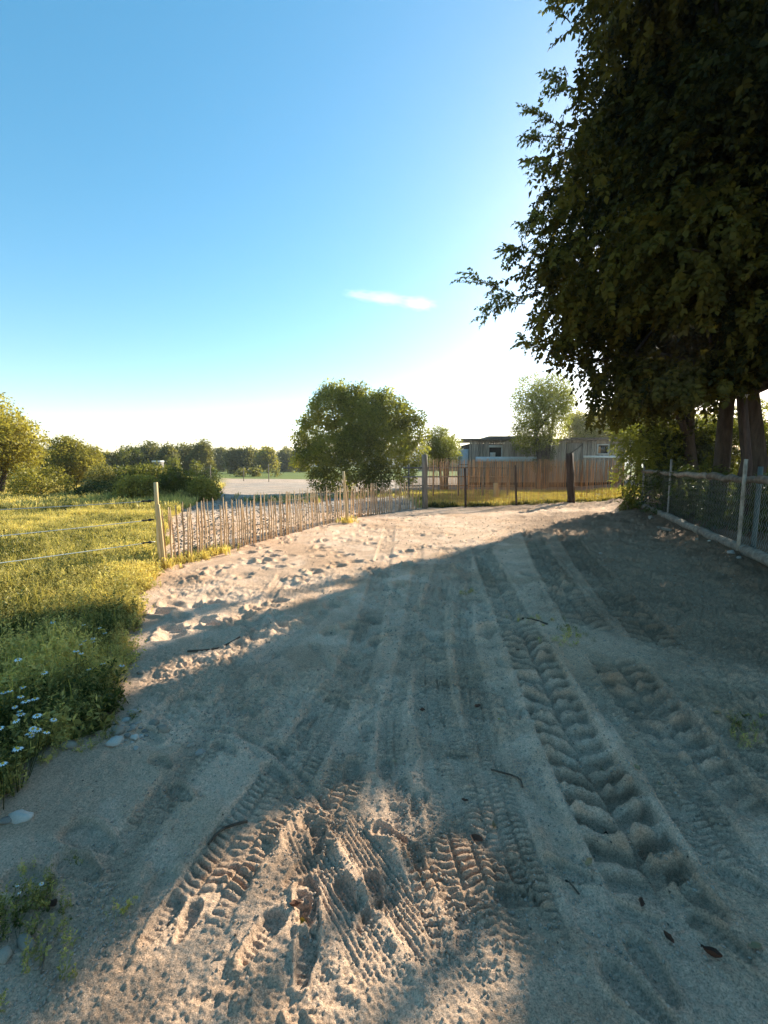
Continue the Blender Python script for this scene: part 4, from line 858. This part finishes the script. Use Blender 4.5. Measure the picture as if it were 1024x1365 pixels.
y = rng.uniform(17, 27, 6500); x = 1.4 + rng.random(6500) * 13; k = y > 16.4 + .33 * (x - 1.4); p = np.stack([x, y], -1)[k]; cover('paddock_grass', 'dry yellow sunlit grass behind the stick fence', p, rng.uniform(.5, 1.05, len(p)), M['drygrass'], BLADE, .5)
t = rng.random(420) * sc[-1]; p = np.array([st_at(a) for a in t]) + rng.normal(0, .07, (420, 2)) - np.array([0, .05]); cover('fence_grass', 'green grass growing along the foot of the stick fence', p, rng.uniform(.5, 1.2, 420), M['grass'], BLADE, .5)
g = np.concatenate([rng.normal(0, 1, (90, 2)) * [.35, .12] + gp(634, 675), rng.normal(0, 1, (60, 2)) * [.5, .1] + gp(700, 672.5), rng.normal(0, 1, (80, 2)) * [.3, .12] + gp(590, 676)]); cover('fence_grass', 'darker grass tufts in front of the stick fence', g, rng.uniform(.8, 1.6, len(g)), M['grass'], BLADE, .25)
g = np.concatenate([rng.normal(0, 1, (150, 2)) * [.9, .7] + gp(380, 668), rng.normal(0, 1, (120, 2)) * [1.3, .7] + gp(425, 664), rng.normal(0, 1, (220, 2)) * [1.2, 1.2] + gp(520, 660)]); cover('gravel_weeds', 'weeds growing in the gravel near the round bush', g, rng.uniform(.9, 1.9, len(g)), M['grass'], TUFT, .45)
t = rng.random(170) * cum[-1] * .14; g = np.array([pl_at(a) for a in t]) + rng.normal(0, .10, (170, 2)); g = np.concatenate([g, rng.normal(0, 1, (30, 2)) * .12 + gp(464, 697)]); cover('fence_grass', 'grass at the foot of the paling fence', g, rng.uniform(.6, 1.3, len(g)), M['grass'], TUFT, .6)
g = np.concatenate([rng.normal(0, 1, (26, 2)) * [.10, .10] + gp(15, 1225), rng.normal(0, 1, (14, 2)) * [.05, .06] + gp(40, 1215), rng.normal(0, 1, (30, 2)) * [.2, .12] + gp(-30, 1240), rng.normal(0, 1, (40, 2)) * [.09, .1] + gp(118, 985)]); cover('weeds', 'small patch of weeds in the sand at the lower left', g, rng.uniform(.3, .6, len(g)), M['grass'], WEED, .4)
g = np.concatenate([rng.normal(0, 1, (14, 2)) * [.07, .06] + gp(*q) for q in [(626, 790), (700, 826), (718, 828), (752, 842), (770, 850), (985, 968), (1003, 992), (745, 860)]]); cover('yard_weeds', 'scattered flat weeds in the yard', g, rng.uniform(.18, .42, len(g)), M['grass'], WEED, .25)

# daisies
def daisy_mesh():
    st_ = MB(); st_.tube([(0, 0, 0), (.01, .005, .10), (.0, .01, .20)], [.0022, .0018, .0015], 4)
    pt = MB(); n = 11
    for i in range(n):
        a = 2 * pi * i / n; d = np.array([cos(a), sin(a), 0]); s_ = np.array([-sin(a), cos(a), 0]); z = np.array([0, .01, .20])
        pt.add([z + d * .004, z + d * .013 + s_ * .0038 + [0, 0, .001], z + d * .021 - [0, 0, .003], z + d * .013 - s_ * .0038 + [0, 0, .001]], np.array([(0, 1, 2, 3)]))
    ce = MB(); ce.tube([(0, .01, .198), (0, .01, .204), (0, .01, .207)], [.005, .006, .002], 7)
    return st_.mesh('stem', M['ivy_leaf']), pt.mesh('petals', M['petal']), ce.mesh('flower_centre', M['yolk'])
dm = daisy_mesh()
DA = [('white daisies among the weeds at the far left edge', [(8, 945), (14, 938), (20, 950), (28, 948), (36, 930), (42, 944), (10, 958), (38, 960), (24, 962), (5, 935), (18, 930), (30, 938), (45, 955), (33, 970)]), ('single white daisy near the grass edge above the stones', [(114, 968)]), ('white daisies in the dark weeds between edge and stones', [(58, 985), (66, 1000), (48, 1005), (44, 1000), (62, 980), (40, 985), (52, 1022), (68, 998)]), ('white daisies scattered through the shaded upper weeds', [(30, 892), (50, 900), (72, 832), (98, 878), (100, 885), (120, 855), (128, 862), (138, 835), (145, 848), (150, 895), (140, 893), (122, 905), (110, 840), (108, 866), (125, 850)]), ('white daisies in the small weed patch at the lower left', [(6, 1207), (18, 1195), (27, 1188), (40, 1185)])]
for lab, L in DA:
    for px, py in L:
        q = gp(px + random.uniform(-4, 4), py + random.uniform(-3, 3), .24 if py < 1100 else .14)
        if py < 1100: q[0] = min(q[0], edge_x(q[1]) - .06)
        sz = random.uniform(.6, 1.0) if py < 1100 else random.uniform(.25, .38); z = float(H0(*q))
        d = empty('daisy', (q[0], q[1], z), lab, 'flower', 'white daisies in the weeds', random.uniform(0, 6)); d.rotation_euler.x = random.gauss(.1, .15); d.rotation_euler.y = random.gauss(0, .15); d.scale = (sz * random.uniform(1, 1.4), sz * random.uniform(1, 1.4), random.uniform(1.0, 1.35) if py < 1100 else .7)
        obj('stem', dm[0], d); obj('petals', dm[1], d); obj('flower_centre', dm[2], d)

# ================================================================== STONES, LEAVES, TWIGS, GRAVEL
def stone_mesh(seed, flat=.6):
    import bmesh
    bm = bmesh.new(); bmesh.ops.create_icosphere(bm, subdivisions=2, radius=1); g = np.random.default_rng(seed); k = g.normal(0, 1, (5, 3))
    for v in bm.verts:
        c = np.array(v.co); d = 1 + .26 * sum(math.sin(2.9 * float(np.dot(c, kk)) + i) for i, kk in enumerate(k)) * .5; v.co = (c[0] * d, c[1] * d * .8, c[2] * d * flat)
    me = bpy.data.meshes.new('stone'); bm.to_mesh(me); bm.free(); me.polygons.foreach_set('use_smooth', np.ones(len(me.polygons), bool)); return me
SM = [stone_mesh(s, .5 + .05 * s) for s in range(6)]
zs = 3.413
STONES = [(497, 780, 40, 'tanstone', 'large tan oval stone at the grass edge, biggest of its heap'), (568, 832, 22, 'whitestone', 'pale upright stone beside the large tan oval stone'), (612, 810, 24, 'stone', 'grey stone at the top right of the heap'), (540, 895, 30, 'tanstone', 'rounded brownish stone in the middle of the heap'), (532, 943, 32, 'whitestone', 'flat white stone at the lowest edge of the heap'), (520, 858, 20, 'tanstone', 'half hidden stone in the weeds below the large oval stone'),
      (583, 915, 13, 'stone', ''), (592, 893, 10, 'stone', ''), (628, 912, 9, 'stone', ''), (604, 940, 9, 'stone', ''), (575, 932, 8, 'stone', ''), (650, 918, 9, 'stone', ''), (668, 893, 9, 'stone', ''), (560, 875, 9, 'stone', ''), (640, 872, 8, 'stone', ''), (612, 880, 15, 'stone', ''), (640, 898, 15, 'whitestone', ''), (656, 875, 13, 'stone', ''), (617, 925, 16, 'whitestone', ''), (600, 858, 12, 'stone', ''), (628, 862, 12, 'stone', ''), (622, 962, 12, 'whitestone', 'small white stone lying alone below the heap'), (702, 848, 26, 'tanstone', 'flat tan stone right of the heap'), (740, 880, 27, 'tanstone', 'half buried tan stone at the right of the heap'), (912, 970, 20, 'stone', 'grey stone lying in the sand right of the heap'), (868, 935, 18, 'tanstone', 'tan stone in the sand up left of the grey one'), (322, 950, 34, 'tanstone', 'brown half buried stone under the weeds left of the heap'), (100, 1280, 30, 'whitestone', 'long white stone at the left grass edge'), (40, 1292, 20, 'stone', 'small grey stone next to the long white stone'), (640, 612, 20, 'tanstone', 'small stone at the grass edge above the heap'), (545, 552, 14, 'stone', 'tiny pale stone at the grass edge near the light streaks')]
for i, (zx, zy, r, mt, lab) in enumerate(STONES):
    px, py = zx / zs, 720 + zy / zs; q = gp(px, py); sz = r / zs * np.hypot(q[1], EYE) / 610; o = obj('stone', SM[i % 6].copy(), None, (q[0], q[1], HZ(*q) + sz * .10), (random.uniform(-.2, .2), random.uniform(-.2, .2), random.uniform(-.5, .5)))
    o.data.materials.append(M[mt]); o.scale = (sz * (1.6 if 'long' in lab else 1.05), sz, sz); tag(o, lab or 'small pale pebble in the middle of the stone heap', 'stone', 'stones at the grass edge')
for i, (px, py, r, mt, lab) in enumerate([(4, 1281, 9, 'tanstone', 'tan stone at the lower left edge'), (36, 1262, 8, 'tanstone', 'long tan stone below the small weed patch'), (884, 706, 0, '', ''), (868, 692, 4.5, 'stone', 'pale stone below the far end of the bottom log'), (974, 743, 5.5, 'stone', 'pale stone under the bottom log left of the weathered post'), (985, 748, 3.5, 'stone', 'smaller stone next to the pale one under the bottom log'), (930, 722, 3.5, 'tanstone', 'brownish stone under the middle of the bottom log'), (945, 728, 3, 'tanstone', 'small brown stone under the bottom log'), (800, 740, 2.5, 'stone', 'single pale stone on the dark dirt')]):
    if r == 0: continue
    q = gp(px, py, .08 if px > 860 else 0); sz = r * np.hypot(q[1], EYE) / 610; o = obj('stone', SM[i % 6].copy(), None, (q[0], q[1], HZ(*q) + sz * .25), (0, 0, random.uniform(0, 3))); o.data.materials.append(M[mt]); o.scale = (sz * (1.5 if 'long' in lab else 1), sz, sz); tag(o, lab, 'stone', 'stones along the wire fence' if px > 700 else 'stones at the lower left')

def dead_leaf(seed, curl):
    g = np.random.default_rng(seed); nu, nv = 7, 5; V = []
    for i in range(nu):
        t = i / (nu - 1); w = .32 * math.sin(pi * min(1, t * .96 + .02)) ** .8 * (1 + .12 * g.normal())
        for j in range(nv):
            s_ = (j / (nv - 1) - .5) * 2; V.append((t - .5, s_ * w, curl * (s_ * s_ * w * 1.2 + (t - .5) ** 2 * 1.2) + .06 * g.normal() * abs(s_)))
    V = np.array(V); F = grid_faces(nu, nv); m = MB(); m.add(V, F); m.tube([(-.5, 0, curl * .3), (-.72, .03, curl * .5)], [.015, .01], 4); return m
DL = {mt: [dead_leaf(s, c).mesh('leaf', M[mt], True) for s, c in ((1, .3), (2, .6), (3, .9))] for mt in ('deadleaf', 'tanleaf', 'yellowleaf')}
LV = [(637, 1112, .085, 'deadleaf', 'large dark red-brown curled leaf in the middle of the yard'), (657, 1098, .055, 'tanleaf', 'small yellowish leaf beside the large dark leaf'), (637, 937, .07, 'deadleaf', 'dark brown leaf on the fine tyre track'), (563, 940, .05, 'deadleaf', 'small dark leaf left of the fine tyre track'), (526, 1012, .05, 'tanleaf', 'small brown leaf above the sunlit patch'), (393, 1216, .06, 'deadleaf', 'brown leaf in the sunlit patch touching a yellow leaf'), (404, 1224, .05, 'yellowleaf', 'yellow-green leaf in the sunlit patch'), (803, 1020, .06, 'tanleaf', 'tan leaf on the tractor track'), (806, 1078, .06, 'deadleaf', 'dark leaf halfway down the tractor track'), (809, 1100, .055, 'deadleaf', 'brown leaf low on the tractor track'), (785, 1150, .05, 'tanleaf', 'tan leaf left of the end of the tractor track'), (854, 1208, .06, 'deadleaf', 'reddish leaf at the end of the tractor track'), (892, 1254, .055, 'deadleaf', 'dark red leaf in the lumpy sand at lower right'), (948, 1280, .08, 'deadleaf', 'long brown leaf in the lumpy sand at lower right'), (1006, 1266, .06, 'tanleaf', 'tan curled leaf at the right edge'), (955, 958, .06, 'tanleaf', 'tan leaf near the right edge above the second tractor track'), (983, 965, .06, 'deadleaf', 'dark leaf by the weeds near the right edge'), (72, 1213, .06, 'deadleaf', 'reddish brown leaf beside the small weed patch'), (850, 1022, .05, 'tanleaf', 'dry leaf on the fine tread between the tractor tracks'), (880, 1042, .05, 'tanleaf', 'dry leaf further down the fine tread'), (720, 972, .05, 'yellowleaf', 'yellow leaf beside the tractor track'), (665, 962, .04, 'yellowleaf', 'small yellow leaf below the dark brown leaf'), (550, 1195, .0, '', ''), (620, 1060, .05, 'deadleaf', 'flat brown leaf on the fine tyre track below the middle'), (690, 870, .05, 'deadleaf', 'dark leaf at the top of the tractor track'), (735, 830, .06, 'tanleaf', 'dry leaf by the weeds on the dirt')]
for px, py, sz, mt, lab in LV:
    if sz == 0: continue
    q = gp(px, py); o = obj('dead_leaf', random.choice(DL[mt]), None, (q[0], q[1], HZ(*q) + .008), (random.gauss(0, .25), random.gauss(0, .25), random.uniform(0, 6.28))); sz *= .72; o.scale = (sz, sz * random.uniform(.7, 1.1), sz); tag(o, lab, 'leaf', 'dead leaves on the yard')
for pts, r, lab in [([(278, 1130), (290, 1118), (305, 1108), (330, 1098)], .006, 'bent brown twig at the upper left of the sunlit patch'), ([(56, 1305), (60, 1280), (64, 1262)], .003, 'thin dark straw at the lower left'), ([(655, 1022), (690, 1036), (697, 1046)], .005, 'thin dark twig between the tyre tracks'), ([(690, 822), (710, 830), (730, 832)], .008, 'dark stick by the weeds on the dirt'), ([(755, 1165), (762, 1178), (772, 1190)], .004, 'pale straw at the left of the tractor track end'), ([(250, 870), (290, 862), (320, 850)], .008, 'thin stick lying in the light streaks')]:
    P = [gp(*p) for p in pts]; P = np.array([(a[0], a[1], HZ(*a) + .008) for a in P]); m = MB(); m.tube(catmull(P - P[0], 3), r, 5, .2); o = m.build('twig', M['twig'], None, False, P[0]); tag(o, lab, 'twig', 'twigs on the yard')
# gravel: pebbles in the bed behind the paling, and grit on the yard
ic = stone_mesh(3, .6); import bmesh as _b
bm = _b.new(); _b.ops.create_icosphere(bm, subdivisions=1, radius=1); iv = np.array([v.co[:] for v in bm.verts]) * [1, .8, .6]; iF = np.array([[v.index for v in f.verts] for f in bm.faces]); bm.free()
def pebbles(name, label, xy, size, mat):
    n = len(xy); z = Hf(xy[:, 0], xy[:, 1]) if xy[:, 1].max() < 20 else H0(xy[:, 0], xy[:, 1]); P = np.stack([xy[:, 0], xy[:, 1], z + size * .15], -1)
    V, F, T = scatter(iv, iF, np.zeros(len(iv)), P, rot_mats(n, rng.normal(0, 1, (n, 3)) * [1, 1, .3], rng.uniform(0, 6, n)), size, np.zeros(n)); o = obj(name, raw_mesh(name, V, F, mat, tint=T, smooth=True)); tag(o, label, None, None, 'stuff')
n = 3600; y = 7.0 + 17 * rng.random(n); x = rng.uniform(edge_x(y) + .1, np.minimum(-3.2 + .42 * (y - 7), 2)); k = (x < np.interp(y, pal_line[:, 1], pal_line[:, 0]) - .1); xy = np.stack([x, y], -1)[k]; xy = xy[xy[:, 1] < 19.9]
pebbles('gravel', 'stones of the gravel bed behind the paling fence', xy, rng.uniform(.014, .042, len(xy)), M['tanstone'])
n = 2600; y = 1.2 + 12 * rng.random(n) ** 1.4; x = rng.uniform(-.3, .85, n) * y; x = np.where(rng.random(n) < .6, np.abs(x), x); k = (fence_side(x, y) < -.1) & (x > edge_x(y) + .1); xy = np.stack([x, y], -1)[k]
pebbles('gravel', 'small stones strewn over the yard', xy, rng.uniform(.003, .009, len(xy)) * (1 + .10 * xy[:, 1]), M['tanstone'])
n = 1300; y = 1.3 + 5 * rng.random(n); x = rng.uniform(-1, .9, n) * y; k = (fence_side(x, y) < -.1) & (x > edge_x(y) + .05); xy = np.stack([x, y], -1)[k]
pebbles('soil_crumbs', 'dark crumbs of soil on the sand', xy[:600], rng.uniform(.002, .006, len(xy[:600])), M['twig'])
L_ = []
for kind, w, pl, dep in TRACKS:
    k = rng.integers(0, len(pl) - 1, 150); f_ = rng.random((150, 1)); q_ = pl[k] * (1 - f_) + pl[k + 1] * f_; t_ = pl[k + 1] - pl[k]; t_ /= np.linalg.norm(t_, axis=1)[:, None]; L_.append(q_ + np.stack([-t_[:, 1], t_[:, 0]], -1) * (rng.choice([-1, 1], 150) * (w / 2 + rng.normal(.02, .05, 150)))[:, None])
for pr in PRINTS: L_.append(np.array(pr[:2]) + rng.normal(0, .13, (14, 2)))
xy = np.concatenate(L_); xy = xy[(xy[:, 1] > .9) & (xy[:, 1] < 9) & (xy[:, 0] > edge_x(xy[:, 1]) + .05)]
pebbles('sand_crumbs', 'loose crumbs of sand along the tyre tracks and footprints', xy, rng.uniform(.002, .0085, len(xy)), surf_mat('sand_clod', (.36, .265, .20), (.55, .41, .31), (20, 20, 20), .95, .5, 60))
n = 520; s__ = rng.random(n) * (Lf + 2) - .5; off = -np.abs(rng.normal(0, .9, n)) - .1; xy = FN0 + FD * s__[:, None] + FNR * off[:, None]
V, F, T = scatter(*cross_template(3, 4, 1.0), np.stack([xy[:, 0], xy[:, 1], Hf(xy[:, 0], xy[:, 1]) + .008], -1), rot_mats(n, rng.normal(0, 1, (n, 3)) * [1, 1, .05], np.zeros(n)) * np.array([1, 1, 1.0]), rng.uniform(.02, .05, n), np.full(n, .5))
tag(obj('leaf_litter', raw_mesh('leaf_litter', V, F, M['deadleaf'], tint=T)), 'dead leaf litter and twigs on the dirt below the wire fence', None, None, 'stuff')

# ================================================================== CLOUD
def cloud():
    m, t, o = nt('thin_cloud'); tc = N(t, 'ShaderNodeTexCoord'); mp = N(t, 'ShaderNodeMapping'); mp.inputs['Scale'].default_value = (2.2, 2.2, 5.0); t.links.new(tc.outputs['Object'], mp.inputs[0])
    n = N(t, 'ShaderNodeTexNoise', Scale=1.3, Detail=5, Roughness=.6); t.links.new(mp.outputs[0], n.inputs['Vector'])
    ln = N(t, 'ShaderNodeVectorMath', operation='LENGTH'); t.links.new(tc.outputs['Object'], ln.inputs[0])
    a = N(t, 'ShaderNodeMath', operation='SUBTRACT'); t.links.new(n.outputs[0], a.inputs[0]); mr = N(t, 'ShaderNodeMapRange'); mr.inputs[1].default_value = .2; mr.inputs[2].default_value = 1.0; mr.inputs[3].default_value = .18; mr.inputs[4].default_value = .75; t.links.new(ln.outputs['Value'], mr.inputs[0]); t.links.new(mr.outputs[0], a.inputs[1])
    k = N(t, 'ShaderNodeMath', operation='MULTIPLY'); k.inputs[1].default_value = .030; k.use_clamp = False; mx = N(t, 'ShaderNodeMath', operation='MAXIMUM'); mx.inputs[1].default_value = 0; t.links.new(a.outputs[0], mx.inputs[0]); t.links.new(mx.outputs[0], k.inputs[0])
    v = N(t, 'ShaderNodeVolumePrincipled'); v.inputs['Color'].default_value = (1, 1, 1, 1); v.inputs['Anisotropy'].default_value = .3; t.links.new(k.outputs[0], v.inputs['Density']); t.links.new(v.outputs[0], o.inputs['Volume'])
    return m
cm = cloud(); D = 1500
p = at(530, 402, D); cl_root = empty('cloud', p, 'single thin white cloud streak in the blue sky', 'cloud')
for (px, py, rx, rz, ry) in [(557, 404.5, 38, 10, 30), (512, 397.5, 54, 10, 26), (478, 393, 30, 6, 20)]:
    import bmesh as _bb
    bm = _bb.new(); _bb.ops.create_icosphere(bm, subdivisions=3, radius=1.0); me = bpy.data.meshes.new('wisp'); bm.to_mesh(me); bm.free(); me.materials.append(cm)
    q = at(px, py, D); o = obj('wisp', me, cl_root, q - p, (0, R(6), 0)); s_ = D / FPX; o.scale = (rx * s_, ry * s_, rz * s_)
print('tris', sum(sum(len(p.vertices) - 2 for p in me.polygons) * 1 for me in {o.data for o in S.objects if o.type == 'MESH'} if len(me.polygons) < 1) )

# ================================================================== AIR
hm, ht, ho = nt('evening_haze'); hv = ht.nodes.new('ShaderNodeVolumePrincipled'); hv.inputs['Color'].default_value = (.92, .96, 1, 1); hv.inputs['Density'].default_value = .00045; hv.inputs['Anisotropy'].default_value = .55; ht.links.new(hv.outputs[0], ho.inputs['Volume'])
hb = MB(); hb.box((20, 300, 14), (1100, 760, 36)); hz = hb.build('haze', hm); tag(hz, 'thin evening haze over the fields', None, None, 'stuff')
